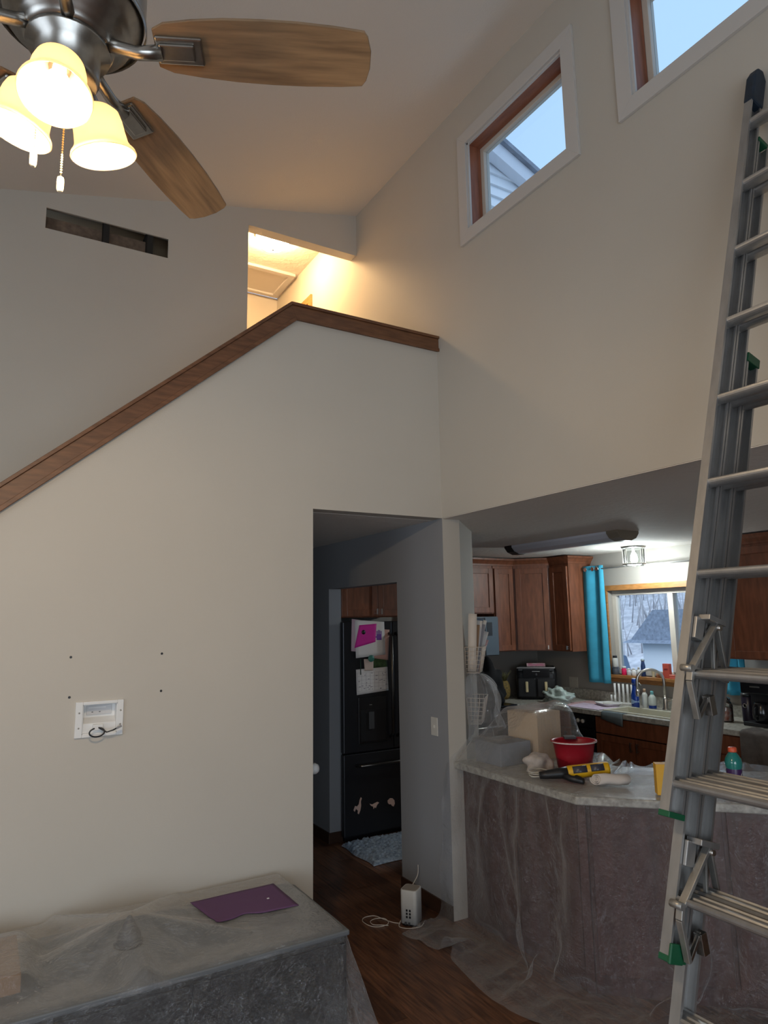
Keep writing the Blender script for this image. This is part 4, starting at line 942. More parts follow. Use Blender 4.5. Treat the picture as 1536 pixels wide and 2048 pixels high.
def crumple(P, amp, sc_, free, off=0.0):
    """fine sharp-edged creases pushed out along the sheet's normals where it hangs free"""
    du = np.gradient(P, axis=0); dv = np.gradient(P, axis=1); n = np.cross(du, dv); n /= np.maximum(np.linalg.norm(n, axis=2, keepdims=True), 1e-9)
    sg = 1.0 if n[free].mean(axis=0)@np.array((-.8, -.6, .2)) > 0 else -1.0
    h = np.zeros(P.shape[:2])
    for i in range(P.shape[0]):
        for j in range(P.shape[1]):
            if free[i, j]:
                u, v = i*.026*sc_, j*.026*sc_*.55; w_ = mnoise.noise(Vector((u*.5+off, v*.5, 3.1)))
                h[i, j] = max(0, mnoise.ridged_multi_fractal(Vector((u+w_*1.4+off, v+u*.35+w_, .7)), 1.0, 2.1, 4, .9, 2.0)-.55)
    return P+n*sg*(amp*h)[..., None]
def cloth_mesh(P, name, m, par=None):
    n0, n1 = P.shape[:2]; vs = P.reshape(-1, 3).tolist()
    fs = [(i*n1+j, (i+1)*n1+j, (i+1)*n1+j+1, i*n1+j+1) for i in range(n0-1) for j in range(n1-1)]
    return MB().add(vs, fs, True).build(name, m, par, subd=1)
def flat_sheet(o, u, v, lu, lv, step, z):
    nu, nv = int(lu/step)+1, int(lv/step)+1; U = np.linspace(0, lu, nu); Vv = np.linspace(0, lv, nv)
    P = np.zeros((nu, nv, 3)); P[..., 0] = o[0]+u[0]*U[:, None]+v[0]*Vv[None]; P[..., 1] = o[1]+u[1]*U[:, None]+v[1]*Vv[None]; P[..., 2] = z
    return P

# things kept under the peninsula's sheet
def carton(nm, lab, x0, x1, y0, y1, z0, z1, m, rz=0.0):
    t = root(nm, ((x0+x1)/2, (y0+y1)/2, z0), lab, 'box', None, rz); hx, hy = (x1-x0)/2, (y1-y0)/2
    MB().box(-hx, hx, -hy, hy, 0, z1-z0).build('carton', m, t, bevel=.002)
    MB().box(-hx*.98, hx*.98, -hy*.02, hy*.02, z1-z0, z1-z0+.0008).build('flap_seam', mat('tape_tan', (.40, .28, .16), .4), t)
TAN = mat('tan_card', (.62, .46, .30), .8)
carton('storage_box', 'tan cardboard box standing under the plastic sheet', .43, .66, -.30, -.06, CT, 1.20, TAN, R(8))
carton('storage_box', 'low grey box under the plastic beside the wall end', .16, .40, -.30, -.06, CT, 1.045, mat('grey_card', (.22, .23, .25), .8))
jr = root('lidded_jar', (.665, -.38, CT), 'small white lidded jar under the plastic sheet', 'jar')
MB().lathe([(.034, 0), (.037, .01), (.037, .085), (.030, .10)], (0, 0, 0), 20).build('body', mat('jar_body', (.35, .36, .33), .3), jr); MB().lathe([(.036, .10), (.037, .105), (.037, .128), (.034, .132), (.0001, .132)], (0, 0, 0), 20).build('lid', WHITE, jr)
pb = pen_poly(.07)
bodies = [convex_prism([pb[0], pb[1], (pb[1][0]+.72, pb[1][1]+.33), pb[4], pb[5]], -1, CT), convex_prism([pb[1], pb[2], pb[3], pb[4]], -1, CT),
          convex_box(.43, .66, -.30, -.06, CT-.3, 1.20), convex_box(.16, .40, -.30, -.06, CT-.3, 1.045), convex_box(.635, .695, -.41, -.35, CT-.3, 1.045),
          convex_prism([(0, 0.0), (0.137, 0.0), (.6, .463), (.6, .58), (0, .58)], 0, ZS)]
# start: hung over the front edge and trailing on the floor, gathered along its length so that it folds
stp = .026; nu, nv = 112, 70; su_, sv_ = stp, stp; gather = .86; TOPD = .70
fr_ = np.random.RandomState(11); kn = fr_.rand(80)
def wob1(x): i = int(math.floor(x)) % 79; f_ = x-math.floor(x); f_ = f_*f_*(3-2*f_); return kn[i]*(1-f_)+kn[i+1]*f_
def tent(x, y):
    """height of the sheet over the boxes on the worktop: ridges run down from the tall box's corners"""
    def pyr(x0, x1, y0, y1, top, ax_, ay_):
        dx = max(x0-x, x-x1, 0); dy = max(y0-y, y-y1, 0); th = math.atan2(dy, dx+1e-6)
        return top-(ax_*dx+ay_*dy)*(1+.10*math.sin(th*9))
    return max(CT+.004+.003*wob1(x*9+y*13), pyr(.415, .675, -.315, -.045, 1.222, .75, 1.75), pyr(.15, .41, -.31, -.05, 1.062, 1.0, 1.5), pyr(.62, .71, -.425, -.34, 1.06, 1.4, 1.9))
P = np.zeros((nu, nv, 3)); k_ = math.tan(R(22.5)); L1 = .99+.07*k_; pins = np.zeros((nu, nv), bool)
for i in range(nu):
    s_ = i*stp*gather-.04; sc_ = max(s_, 0)
    if sc_ < L1: e = Vector((.03, -.012-sc_, 0))
    else: e = Vector((.03, -L1, 0))+Vector((.7071, -.7071, 0))*(sc_-L1)
    bl = max(0, min(1, (sc_-L1+.35)/.7)); nrm = (Vector((-1, 0, 0))*(1-bl)+Vector((-.7071, -.7071, 0))*bl).normalized()
    over = max(0, -s_)
    for j in range(nv):
        d = j*stp-TOPD
        if d < .004:
            p = e-nrm*(-d); ed = max(0, (-d-TOPD+.16)/.16)
            p.z = tent(p.x, p.y)+.05*ed*wob1(s_*14+5)+.02*ed*wob1(s_*37)
            p += Vector((0, 0, over*1.2)); pins[i, j] = True
        else:
            z = CT+.004+over*1.2-d; fold = .012+.24*min(1, d)*wob1(s_*6.5+d*.9+3)**1.7+.05*min(1, d*2)*wob1(s_*21-d*2.2+40)+.15*math.exp(-sc_*5)*math.sin(min(1, d/.9)*2.2)
            if z > .02: p = e+nrm*fold+Vector((over*-.5, over*.35, z))
            else: p = e+nrm*(fold+.80*(.02-z))+Vector((over*-.5, over*.35, .015+.06*wob1(j*.9+i*.35+7)))
        if p.x > -.03 and p.y > -.012: p.y = -.012
        P[i, j] = p
P = drape(P, bodies[:2]+bodies[-1:]+[convex_box(-.305, -.135, .035, .215, -1, .30)], steps=70, iters=10, seed=4, su=su_, sv=sv_, bend=.16, far=3, pins=pins)
P = crumple(P, .034, 4.4, ~pins); P[..., 2] = np.maximum(P[..., 2], .007)
ins_ = (P[..., 0] > -.006) & (P[..., 1] > -.006) & (P[..., 0] < .137+np.maximum(P[..., 1], 0)); P[ins_, 1] = -.006
tag(cloth_mesh(P, 'plastic_sheet', FILM), 'clear plastic sheet draped over the kitchen peninsula down to the floor', 'plastic sheet')

# ================================================================== COVERED CONSOLE IN FRONT OF THE STAIR WALL
TZ = .50; cx0, cx1, cy0, cy1 = -3.75, -1.125, -.815, -.175
CON = mat('charcoal_console', (.009, .010, .012), .5, var=.15, vscale=3); CONT = mat('console_top_painted_sheen', (.12, .13, .14), .55)  # dark top greyed: the plastic's bright reflection is painted into its colour
cn = root('low_console', ((cx0+cx1)/2, (cy0+cy1)/2, 0), 'long low charcoal console under a plastic sheet by the stair wall', 'console')
MB().box(cx0+.01, cx1-.01, cy0+.01, cy1, .04, TZ-.022).build('body', CON, cn, True, .004); MB().box(cx0+.05, cx1-.05, cy0+.05, cy1-.03, 0, .04).build('plinth', BLACK, cn, True)
tp = MB().prism([(cx0, cy0), (cx1, cy0), (cx1, cy1-.05), (cx1-.05, cy1), (cx0, cy1)], TZ-.022, TZ).build('top', CONT, cn, True, .006)
for k in range(4): MB().box(cx0+.03+k*.645, cx0+.66+k*.645, cy0-.004, cy0+.010, .06, TZ-.04).build('door', CON, cn, True, .003)
bx_ = root('speaker', (-1.95, -.44, TZ), 'small dark speaker poking up under the console sheet', 'speaker')
MB().loft([[(math.cos(R(k*30))*r_, math.sin(R(k*30))*r_, z) for k in range(12)] for r_, z in ((.055, 0), (.045, .04), (.02, .09), (.006, .108))]).build('cone', DARKGREY, bx_)
MB().lathe([(.058, 0), (.058, .01), (.05, .012)], (0, 0, 0), 20).build('base', BLACK, bx_)
bk = carton('storage_box', 'flat brown box lying under the console sheet', -3.1, -2.35, -.62, -.25, TZ, TZ+.06, mat('brown_card', (.24, .15, .09), .8))
sb = [convex_box(cx0, cx1, cy0, cy1, 0, TZ), convex_box(-3.1, -2.35, -.62, -.25, TZ, TZ+.062), convex_box(-6, 2, 0, .3, 0, 3)]
for r_, z in ((.056, .05), (.036, .09), (.016, .115)): sb.append(convex_box(-1.95-r_, -1.95+r_, -.44-r_, -.44+r_, TZ, TZ+z))
P = flat_sheet((-3.2, -.06), (1, 0), (0, -1), 2.36, 1.30, .023, TZ); pins = np.zeros(P.shape[:2], bool); pk = (-1.95, -.44)
def tent2(x, y):
    dx, dy = x-pk[0], y-pk[1]; r_ = math.hypot(dx, dy); th = math.atan2(dy, dx)
    sl = .17+.17*abs(math.sin(2.5*th+.9))**.8+.06*abs(math.sin(6*th))
    bx0 = max(-3.12-x, x+2.33, 0)*1.1+max(-.64-y, y+.23, 0)*1.3
    return max(TZ+.005+.003*wob1(x*8+y*3+9)+.002*wob1(x*3+y*17), TZ+.125-r_*sl, TZ+.075-bx0)
for i in range(P.shape[0]):
    for j in range(P.shape[1]):
        x, y = P[i, j, 0], P[i, j, 1]; P[i, j, 2] = tent2(min(x, cx1), max(y, cy0))
        if x < cx1+.004 and y > cy0-.004: pins[i, j] = True
        else: P[i, j, 2] -= .35*max(0, cy0-y)+.35*max(0, x-cx1)
P = drape(P, sb[:1]+sb[2:3], steps=100, iters=10, seed=2, su=.02306*1.0, sv=.0228, bend=.12, far=3, pins=pins)
P = crumple(P, .020, 4.0, ~pins, 9.0); P[..., 2] = np.maximum(P[..., 2], .003)
tag(cloth_mesh(P, 'plastic_sheet', FILM), 'clear plastic sheet draped over the low charcoal console', 'plastic sheet')
# purple poster paper on the console
vs = []; nu, nv = 20, 14
for j in range(nv+1):
    for i in range(nu+1):
        u, v = i/nu, j/nv; x = (-1.635+.413*u)*(1-v)+(-1.595+.376*u)*v; y = (-.192+.007*u)*(1-v)+(-.470-.024*u+.030*math.exp(-((u-.36)/.12)**2))*v
        vs.append((x, y, tent2(x, y)+.0035))
fs = [(j*(nu+1)+i, j*(nu+1)+i+1, (j+1)*(nu+1)+i+1, (j+1)*(nu+1)+i) for j in range(nv) for i in range(nu)]
tag(MB().add(vs, fs, True).build('purple_paper', mat('purple_card', (.115, .052, .135), .8), solid=.0012), 'torn sheet of dark purple paper lying on the covered console', 'paper')
tag(MB().box(-1.318, -1.308, -.352, -.345, tent2(-1.313, -.348)+.0041, tent2(-1.313, -.348)+.0065).build('paper_scrap', WHITE), 'tiny white scrap on the purple paper', 'scrap')

# ================================================================== ON THE PENINSULA
PT = CT+.0085
bu = root('paint_pail', (.46, -.60, PT), 'red oval paint pail on the covered peninsula', 'bucket')
RED = mat('red_plastic', (.36, .008, .022), .35)
def oval(rx, ry, z, n=32): return [(rx*math.cos(2*math.pi*i/n), ry*math.sin(2*math.pi*i/n), z) for i in range(n)]
MB().loft([oval(.095, .08, 0), oval(.108, .088, .08), oval(.120, .098, .150), oval(.132, .108, .153), oval(.133, .109, .160), oval(.124, .102, .160), oval(.116, .094, .150), oval(.10, .082, .02)]).build('bucket', RED, bu)
MB().box(-.035, .035, .06, .118, .152, .168).build('magnet_holder', DARKGREY, bu, bevel=.004); 
MB().tube([(.13*math.cos(a), .107*math.sin(a), .154) for a in [R(k) for k in range(190, 351, 10)]], .004, 6).build('drip_line', mat('paint_drip', (.75, .70, .68), .5), bu)
bu.rotation_euler = (0, 0, R(-30))
cg = root('caulk_gun', (.245, -.80, PT), 'yellow and black cordless caulk gun lying on the peninsula', 'caulking gun')
YEL = mat('yellow_plastic', (.75, .42, .01), .4)
A_ = Vector((-.015, .10, .065)); dg = Vector((.80, -.42, .30)).normalized()
dg = Vector((.83, -.56, .10)).normalized(); A_ = Vector((-.06, .02, .042)); sd = dg.cross(Vector((0, 0, 1))).normalized(); up_ = sd.cross(dg)
m = MB()
def ring(c, r1, r2, n=20): return [tuple(c+sd*(r1*math.cos(2*math.pi*i/n))+up_*(r2*math.sin(2*math.pi*i/n))) for i in range(n)]
m.loft([ring(A_+dg*.02, .030, .030), ring(A_+dg*.03, .034, .034), ring(A_+dg*.235, .034, .034), ring(A_+dg*.245, .031, .031)]); m.build('barrel', YEL, cg)
for a, b in ((.05, .125), (.145, .215)):
    k = MB()
    for sgn in (-1,):
        vs = []; 
        for t_ in (a, b):
            for an in range(-2, 63, 8): vs.append(tuple(A_+dg*t_+(sd*math.cos(R(an))+up_*math.sin(R(an)))*.0348))
        n1 = len(vs)//2; k.add(vs, [(i, i+1, n1+i+1, n1+i) for i in range(n1-1)], True)
    k.build('window', mat('tube_window', (.05, .05, .07), .3), cg, solid=.0006)
m = MB(); m.loft([ring(A_+dg*.03, .032, .032), ring(A_-dg*.02, .030, .028), ring(A_-dg*.09, .024, .022), ring(A_-dg*.125, .020, .018)]); m.build('motor_body', BLACK, cg)
H0 = A_-dg*.01; 
m = MB().tube([tuple(H0-Vector((0, 0, .005))), tuple(H0+Vector((.01, -.06, -.018))), tuple(H0+Vector((.03, -.13, -.022)))], [.020, .017, .015], 12); m.build('grip', BLACK, cg)
m = MB().tube([tuple(H0+dg*.05+Vector((0, -.02, -.01))), tuple(H0+dg*.06+Vector((0, -.06, -.02))), tuple(H0+Vector((.035, -.12, -.02)))], [.008, .007, .006], 8); m.build('trigger_guard', BLACK, cg)
def blob(nm, lab, cat, c, r, m_, seed, amp=.25, group=None, freq=2.2):
    r_ = np.random.RandomState(seed); K = r_.normal(0, freq, (10, 3)); ph = r_.rand(10)*6.28; n = 22; vs = []; fs = []
    for i in range(n+1):
        th = math.pi*i/n
        for j in range(2*n):
            a = math.pi*j/n; d = np.array((math.sin(th)*math.cos(a), math.sin(th)*math.sin(a), math.cos(th)))
            k = 1+amp*float(np.sum(np.sin(K@d*1.6+ph))/4)
            z = d[2]*k*r[2]; vs.append((d[0]*k*r[0], d[1]*k*r[1], max(z, -r[2]*.72)+r[2]*.72))
    for i in range(n):
        for j in range(2*n): fs.append((i*2*n+j, i*2*n+(j+1)%(2*n), (i+1)*2*n+(j+1)%(2*n), (i+1)*2*n+j))
    o = MB().add(vs, fs, True).build(nm, m_); o.location = c; return tag(o, lab, cat, group)
RAG = mat('offwhite_rag', (.55, .49, .45), .9, var=.3, vscale=18, bump=.4, bscale=30)
blob('rag', 'crumpled off white rag against the red pail', 'rag', (.250, -.520, PT), (.088, .068, .058), RAG, 3, .28)
rg = root('rag_roll', (.312, -.985, PT), 'pale rolled rag in front of the yellow caulk gun', 'rag')
sp = []
for i in range(60): a = i*.32; r_ = .004+i*.00052; sp.append((r_*math.cos(a)*1.25, r_*math.sin(a)*.85))
vs = []; fs = []
for j, t_ in enumerate((-.075, -.025, .03, .085)):
    for a, b in sp: vs.append((t_*.85+.006*math.sin(b*90), t_*-.5+a*.9, .033+b+.004*math.sin(j*2)))
for j in range(3):
    for i in range(59): fs.append((j*60+i, j*60+i+1, (j+1)*60+i+1, (j+1)*60+i))
MB().add(vs, fs, True).build('cloth', mat('pale_rag', (.66, .60, .56), .9), rg, solid=.003)
cw = MB(); pts = []
for i in range(70): a = i*.42; pts.append((.055*math.cos(a)+.012*math.sin(a*.37), .042*math.sin(a), .005+i*.0005+.003*math.sin(a*1.7)))
o = cw.tube(pts, .0028, 6).build('wire_coil', mat('pale_wire', (.60, .57, .50), .4)); o.location = (.140, -.640, PT); tag(o, 'small coil of pale wire beside the caulk gun grip', 'wire coil')
yb_ = root('yellow_box', (.41, -1.26, PT), 'upright yellow box on the peninsula behind the ladder rail', 'box', None, R(-40))
MB().box(-.055, .055, -.03, .03, 0, .145).build('carton', mat('yellow_card', (.78, .43, .04), .6), yb_, bevel=.002); MB().box(-.012, .006, -.0312, -.0302, .105, .12).build('printed_mark', WHITE, yb_)
db = root('drink_bottle', (.82, -1.35, PT), 'teal sports drink bottle with orange cap and purple label', 'bottle'); db.scale = (1, 1, .88)
MB().lathe([(.030, 0), (.036, .006), (.037, .03), (.034, .05), (.036, .07), (.037, .10), (.041, .115), (.042, .135), (.038, .155), (.026, .178), (.017, .19), (.017, .198)], (0, 0, 0), 28).build('bottle', mat('teal_drink', (.02, .22, .20), .12, coat=.5), db)
MB().lathe([(.0358, .018), (.0382, .03), (.0372, .06), (.0378, .095), (.0366, .105)], (0, 0, 0), 28, cap=False).build('label', mat('purple_label', (.055, .02, .10), .3), db)
MB().lathe([(.021, .192), (.0215, .196), (.0205, .214), (.018, .218), (.0001, .218)], (0, 0, 0), 24).build('cap', mat('orange_cap', (.78, .12, .05), .4), db)
MB().prism([(-.011, .052), (-.003, .052), (.003, .066), (-.001, .066), (.006, .082), (-.006, .070), (-.002, .070)], -.0392, -.0384, 'y').build('bolt_mark', OFFW, db)

# wire baskets on the angled wall, mail and plastic
n45 = Vector((.7071, -.7071, 0)); t45 = Vector((.7071, .7071, 0)); W0 = Vector((.137, 0, 0))
WIRE = mat('wire_white', (.66, .58, .50), .4)
def basket(z0, z1, lab, s0=.03, s1=.26, dep=.12):
    t = root('wire_basket', tuple(W0+t45*(s0+s1)/2+Vector((0, 0, z0))), lab, 'basket')
    def cn4(z, g): return [W0+t45*(s0+g)+n45*.006, W0+t45*(s0+g)+n45*(dep-g), W0+t45*(s1-g)+n45*(dep-g), W0+t45*(s1-g)+n45*.006]
    m = MB()
    for k in range(7):
        f_ = k/6; z = z0+(z1-z0)*f_; g = .03*(1-f_); P4 = [p+Vector((0, 0, z)) for p in cn4(z, g)]
        m.tube(P4, .0026 if k == 6 else .0018, 6, closed=True)
    m.build('hoops', WIRE, t, True)
    v = MB()
    for a, b, nn in ((0, 1, 4), (1, 2, 8), (2, 3, 4)):
        for i in range(nn+1):
            f_ = i/nn; lo = cn4(z0, .03); hi = cn4(z1, 0); v.tube([lo[a].lerp(lo[b], f_)+Vector((0, 0, z0)), hi[a].lerp(hi[b], f_)+Vector((0, 0, z1))], .0016, 5)
    lo = cn4(z0, .03)
    for i in range(5): v.tube([lo[0].lerp(lo[3], i/4)+Vector((0, 0, z0)), lo[1].lerp(lo[2], i/4)+Vector((0, 0, z0))], .0016, 5)
    v.build('uprights', WIRE, t, True)
    return t
basket(1.44, 1.605, 'upper pale wire basket of mail on the wall end'); basket(1.12, 1.285, 'lower wire basket wrapped in plastic on the wall end')
rr = np.random.RandomState(12)
labs = ['tall cream envelope leaning out of the upper wire basket', 'brown paper folder in the upper wire basket', 'white folded leaflet in the upper wire basket', 'grey magazine in the upper wire basket', 'white receipt strip sticking out of the upper wire basket', 'curled white letter at the basket front', 'pink edged card low in the upper wire basket']
cols = [(.62, .56, .50), (.36, .22, .13), (.74, .72, .70), (.33, .33, .36), (.76, .75, .73), (.70, .69, .68), (.66, .45, .45)]
for k in range(7):
    c0 = W0+t45*(.072+.023*k)+n45*.042; lean = (Vector((0, 0, 1))+t45*(-.06+.05*k)+n45*(.05+.05*k)).normalized(); h = (.37, .30, .33, .31, .34, .27, .22)[k]; w_ = (.028, .028, .024, .026, .012, .024, .026)[k]
    ax_ = n45.copy(); ax_ = (ax_-lean*ax_.dot(lean)).normalized(); nn_ = ax_.cross(lean)
    vs = []; fs = []; n = 6
    for j in range(n+1):
        f_ = j/n
        for s_ in (-1, 0, 1): vs.append(tuple(c0+Vector((0, 0, 1.45))+lean*h*f_+ax_*w_*s_+nn_*(-.012*f_*f_)))
    for j in range(n):
        for i in range(2): a = j*3+i; fs.append((a, a+1, a+4, a+3))
    tag(MB().add(vs, fs, True).build(('envelope', 'folder', 'leaflet', 'magazine', 'receipt', 'letter', 'card')[k], mat('mail_paper_%d' % k, cols[k], .8), solid=.004 if k in (1, 3) else .0015), labs[k], 'mail')
# clear plastic wrapped round the lower basket and hanging to the peninsula
vs = []; nu, nv = 46, 30; c0 = W0+t45*.14+n45*.05
for j in range(nv+1):
    f_ = j/nv
    for i in range(nu):
        a = 2*math.pi*i/nu; fold = 1+.14*math.sin(a*7+f_*3)+.09*math.sin(a*13-f_*6)+.05*math.sin(a*23+f_*11)
        rt_ = (.05+.13*min(1, f_*4)**.6+.02*f_)*fold; rn = (.04+.085*min(1, f_*4)**.6+.01*f_)*fold
        p = c0+t45*(rt_*math.cos(a)+.04*f_)+n45*(max(rn*math.sin(a), -.045)+.02*f_)
        vs.append((p.x, p.y, 1.432-.02*(1-math.cos(a-.6))*f_-.35*f_+.008*math.sin(a*5)*min(1, f_*5)))
fs = [(j*nu+i, j*nu+(i+1) % nu, (j+1)*nu+(i+1) % nu, (j+1)*nu+i) for j in range(nv) for i in range(nu)]
tag(MB().add(vs, fs, True).build('plastic_wrap', FILM2), 'bunched clear plastic wrapped around the lower wire basket', 'plastic wrap')

# ================================================================== ON THE KITCHEN WORKTOP
af = root('air_fryer', (2.73, 2.13, CT), 'black two drawer air fryer in the kitchen corner with pale handles', 'air fryer', None, R(-45))
# front faces local -y
MB().loft([rrect(.215, .16, .05, .012), rrect(.215, .16, .05, .26), rrect(.205, .15, .045, .32), rrect(.17, .12, .04, .335)]).build('body', BLACK, af)
MB().box(-.19, .19, -.165, .12, .30, .338).build('top_panel', DARKGREY, af, bevel=.006); MB().box(-.20, .20, -.172, -.165, .33, .338).build('chrome_strip', STEEL, af)
MB().box(-.14, .14, -.172, -.160, .232, .318).build('display', BLACKG, af, bevel=.003)
MB().box(-.04, .04, -.1735, -.172, .292, .299).build('badge', STEEL, af)
MB().lathe([(.014, 0), (.014, .010), (.0001, .012)], (0, -.172, .262), 16, (0, -1, 0)).build('dial', DARKGREY, af)
for sx in (-1, 1):
    d = MB().box(sx*.10-.092, sx*.10+.092, -.182, -.158, .03, .222).build('drawer', mat('fryer_drawer', (.02, .02, .022), .3), af, bevel=.008)
    MB().box(sx*.10-.014, sx*.10+.014, -.205, -.180, .08, .19).build('handle', mat('pale_gold', (.80, .66, .38), .35), d, bevel=.006)
MB().loft([rrect(.17, .13, .03, 0), rrect(.17, .13, .03, .012)]).build('base', BLACK, af)
bxp = root('snack_box', (2.74, 2.14, CT+.339), 'flat red and white box lying on the air fryer', 'box', None, R(-45))
MB().box(-.10, .10, -.07, .07, 0, .035).build('carton', mat('red_white_print', (.55, .16, .20), .6, col2=(.72, .66, .64), vscale=22), bxp, bevel=.002); MB().box(-.085, .085, -.0705, -.070, .008, .026).build('printed_band', mat('pink_print', (.6, .2, .3), .6), bxp)
pa = root('pineapple', (2.385, 2.275, CT), 'ripe pineapple with leafy crown beside the air fryer', 'pineapple')
m = MB(); prof = [(.0001, 0), (.04, .004), (.062, .04), (.068, .09), (.060, .15), (.042, .19), (.0001, .2)]
m.lathe(prof, (0, 0, 0), 20); m.build('body', mat('pineapple_skin', (.33, .21, .05), .7, col2=(.13, .09, .03), vscale=60, bump=1.0, bscale=50), pa)
for k in range(26):
    a = k*2.4; l_ = .14-.0025*k; tl = .55-.018*k; b0 = Vector((math.cos(a)*.02, math.sin(a)*.02, .185)); d1 = Vector((math.cos(a)*tl, math.sin(a)*tl, 1)).normalized(); sdv = Vector((-math.sin(a), math.cos(a), 0))
    p1 = b0+d1*l_*.5; p2 = b0+d1*l_+Vector((math.cos(a), math.sin(a), -.3))*.03*tl
    MB().add([tuple(b0-sdv*.010), tuple(b0+sdv*.010), tuple(p1+sdv*.009), tuple(p1-sdv*.009), tuple(p2)], [(0, 1, 2, 3), (3, 2, 4)], True).build('leaf', mat('pineapple_leaf', (.13, .12, .045), .6), pa, solid=.002)
hb = blob('dark_bag', 'black bunched fabric bag behind the plastic wrap', 'bag', (2.02, 2.10, CT), (.17, .14, .23), mat('black_fabric', (.008, .008, .009), .95), 21, .3, None, 3.0)
stv = root('stove', (1.80, 2.18, 0), 'black kitchen stove under the microwave', 'stove')
MB().box(1.43, 2.19, 1.86, YK-.02, 0, .90).build('body', BLACKG, stv, True, .004); MB().box(1.43, 2.19, 1.85, YK-.02, .901, CT-.001).build('cooktop', BLACKG, stv, True, .003); MB().box(1.47, 2.15, 1.845, 1.86, .16, .68).build('oven_door', BLACKG, stv, True, .004)
MB().tube([(1.5, 1.85, .73), (1.5, 1.81, .73), (2.12, 1.81, .73), (2.12, 1.85, .73)], .01, 8).build('handle', STEEL, stv, True)
BAG = mat('pale_green_bag', (.50, .60, .56), .5, bump=.5, bscale=25)
blob('shopping_bag', 'pale green plastic shopping bag slumped before the air fryer', 'bag', (2.575, 1.67, CT), (.115, .14, .085), BAG, 8, .35, None, 3.4)
GING = mat('pink_gingham', (.62, .42, .42), .85, col2=(.42, .24, .26), vscale=60)
tag(MB().box(2.52, 2.98, 1.36, 1.62, CT, CT+.003).build('placemat', GING), 'pink checked placemat on the worktop behind the shopping bag', 'placemat')
tag(MB().prism([(2.48, 1.05), (2.80, 1.08), (2.78, 1.52), (2.47, 1.44)], CT+.0035, CT+.006).build('placemat', mat('pale_lilac_print', (.66, .56, .66), .7, col2=(.50, .38, .50), vscale=30)), 'pale lilac placemat at the worktop edge by the sink', 'placemat')
ty = root('white_tray', (2.80, 1.22, CT+.007), 'shallow white tray before the white drying rack', 'tray', None, R(-20))
MB().loft([rrect(.075, .10, .03, 0), rrect(.09, .115, .035, .022), rrect(.096, .121, .036, .026), rrect(.086, .111, .034, .026), rrect(.07, .095, .03, .008)]).build('tray', WHITE, ty); MB().box(-.03, .03, -.05, .05, .008, .020).build('sponge', OFFW, ty, bevel=.004)
dk = root('drying_rack', (3.0, 1.22, CT), 'white bottle drying rack with upright prongs below the window', 'drying rack')
MB().box(2.965, 3.035, 1.06, 1.36, CT, CT+.02).build('base', WHITE, dk, True, .004)
for k in range(5): MB().tube([(3.0, 1.09+k*.052, CT+.02), (3.0, 1.09+k*.052, CT+.20)], .011, 10).build('prong', WHITE, dk, True)
for k in range(2): MB().tube([(2.985, 1.335-.0-k*.045, CT+.02), (2.985, 1.335-k*.045, CT+.085)], .010, 10).build('short_prong', WHITE, dk, True)
sbt = root('spray_bottle', (2.915, .985, CT), 'royal blue spray bottle with white trigger beside the sink', 'spray bottle')
BLUE = mat('royal_blue', (.008, .045, .30), .25, coat=.4)
MB().loft([oval(.047, .034, 0), oval(.050, .036, .01), oval(.050, .036, .11), oval(.030, .024, .165), oval(.024, .020, .20), oval(.026, .022, .215)]).build('bottle', BLUE, sbt)
MB().loft([oval(.028, .022, .215), oval(.032, .024, .235), oval(.030, .022, .26), oval(.022, .018, .268)]).build('head', BLUE, sbt); MB().box(-.020, .020, -.014, .014, .266, .275).build('head_cap', WHITE, sbt, bevel=.003)
MB().tube([(0, -.02, .235), (0, -.05, .225), (0, -.065, .205)], [.007, .006, .005], 8).build('trigger', WHITE, sbt); MB().loft([oval(.0485, .0362, .035), oval(.0505, .0368, .06), oval(.0485, .0362, .08)], cap=False).build('label_mark', mat('pale_blue_mark', (.30, .45, .70), .4), sbt)
sbt.rotation_euler = (0, 0, R(60))
def bottle(nm, lab, c, prof, m_, capm, capr, ch, liquid=None):
    t = root(nm, c, lab, 'bottle', None); MB().lathe(prof, (0, 0, 0), 20).build('bottle', m_, t); z = prof[-1][1]
    MB().lathe([(capr, z-.002), (capr, z+ch*.85), (capr*.8, z+ch), (.0001, z+ch)], (0, 0, 0), 18).build('cap', capm, t)
    if liquid: MB().lathe([(prof[1][0]*1.005, .003), (prof[1][0]*1.005, .03)], (0, 0, 0), 20, cap=False).build('label', liquid, t)
    return t
CLR = mat('clear_bottle', (.55, .60, .56), .15, transm=.0, coat=.4); SK = mat('skin_tan', (.55, .36, .24), .5)
bottle('soap_bottle', 'clear white soap bottle beside the blue spray bottle', (2.985, .93, CT), [(.024, 0), (.026, .01), (.026, .12), (.012, .145)], mat('frosted_white', (.62, .64, .60), .3), SK, .014, .03)
bottle('soap_bottle', 'pale soap bottle with a blue base beside the faucet', (2.985, .845, CT), [(.034, 0), (.036, .01), (.036, .10), (.014, .13)], CLR, mat('aqua_cap', (.20, .55, .60), .4), .015, .03, BLUE)
vs = [(x+.003*math.sin(k*1.3), .98-.022*k, z-.004*k*(0 if z > CT else 1)) for k in range(12) for x, z in ((2.50, CT+.004), (2.46, CT+.005), (2.434, CT+.002), (2.428, CT-.03), (2.426, CT-.06))]
fs = [(k*5+i, k*5+i+1, k*5+i+6, k*5+i+5) for k in range(11) for i in range(4)]
tag(MB().add(vs, fs, True).build('dish_cloth', mat('dark_cloth', (.10, .125, .135), .7), solid=.003), 'dark damp cloth hanging over the worktop before the sink', 'cloth')
ot = root('wall_outlet', (XW, 1.95, 1.03), 'double outlet plate on the wall beside the air fryer', 'outlet')
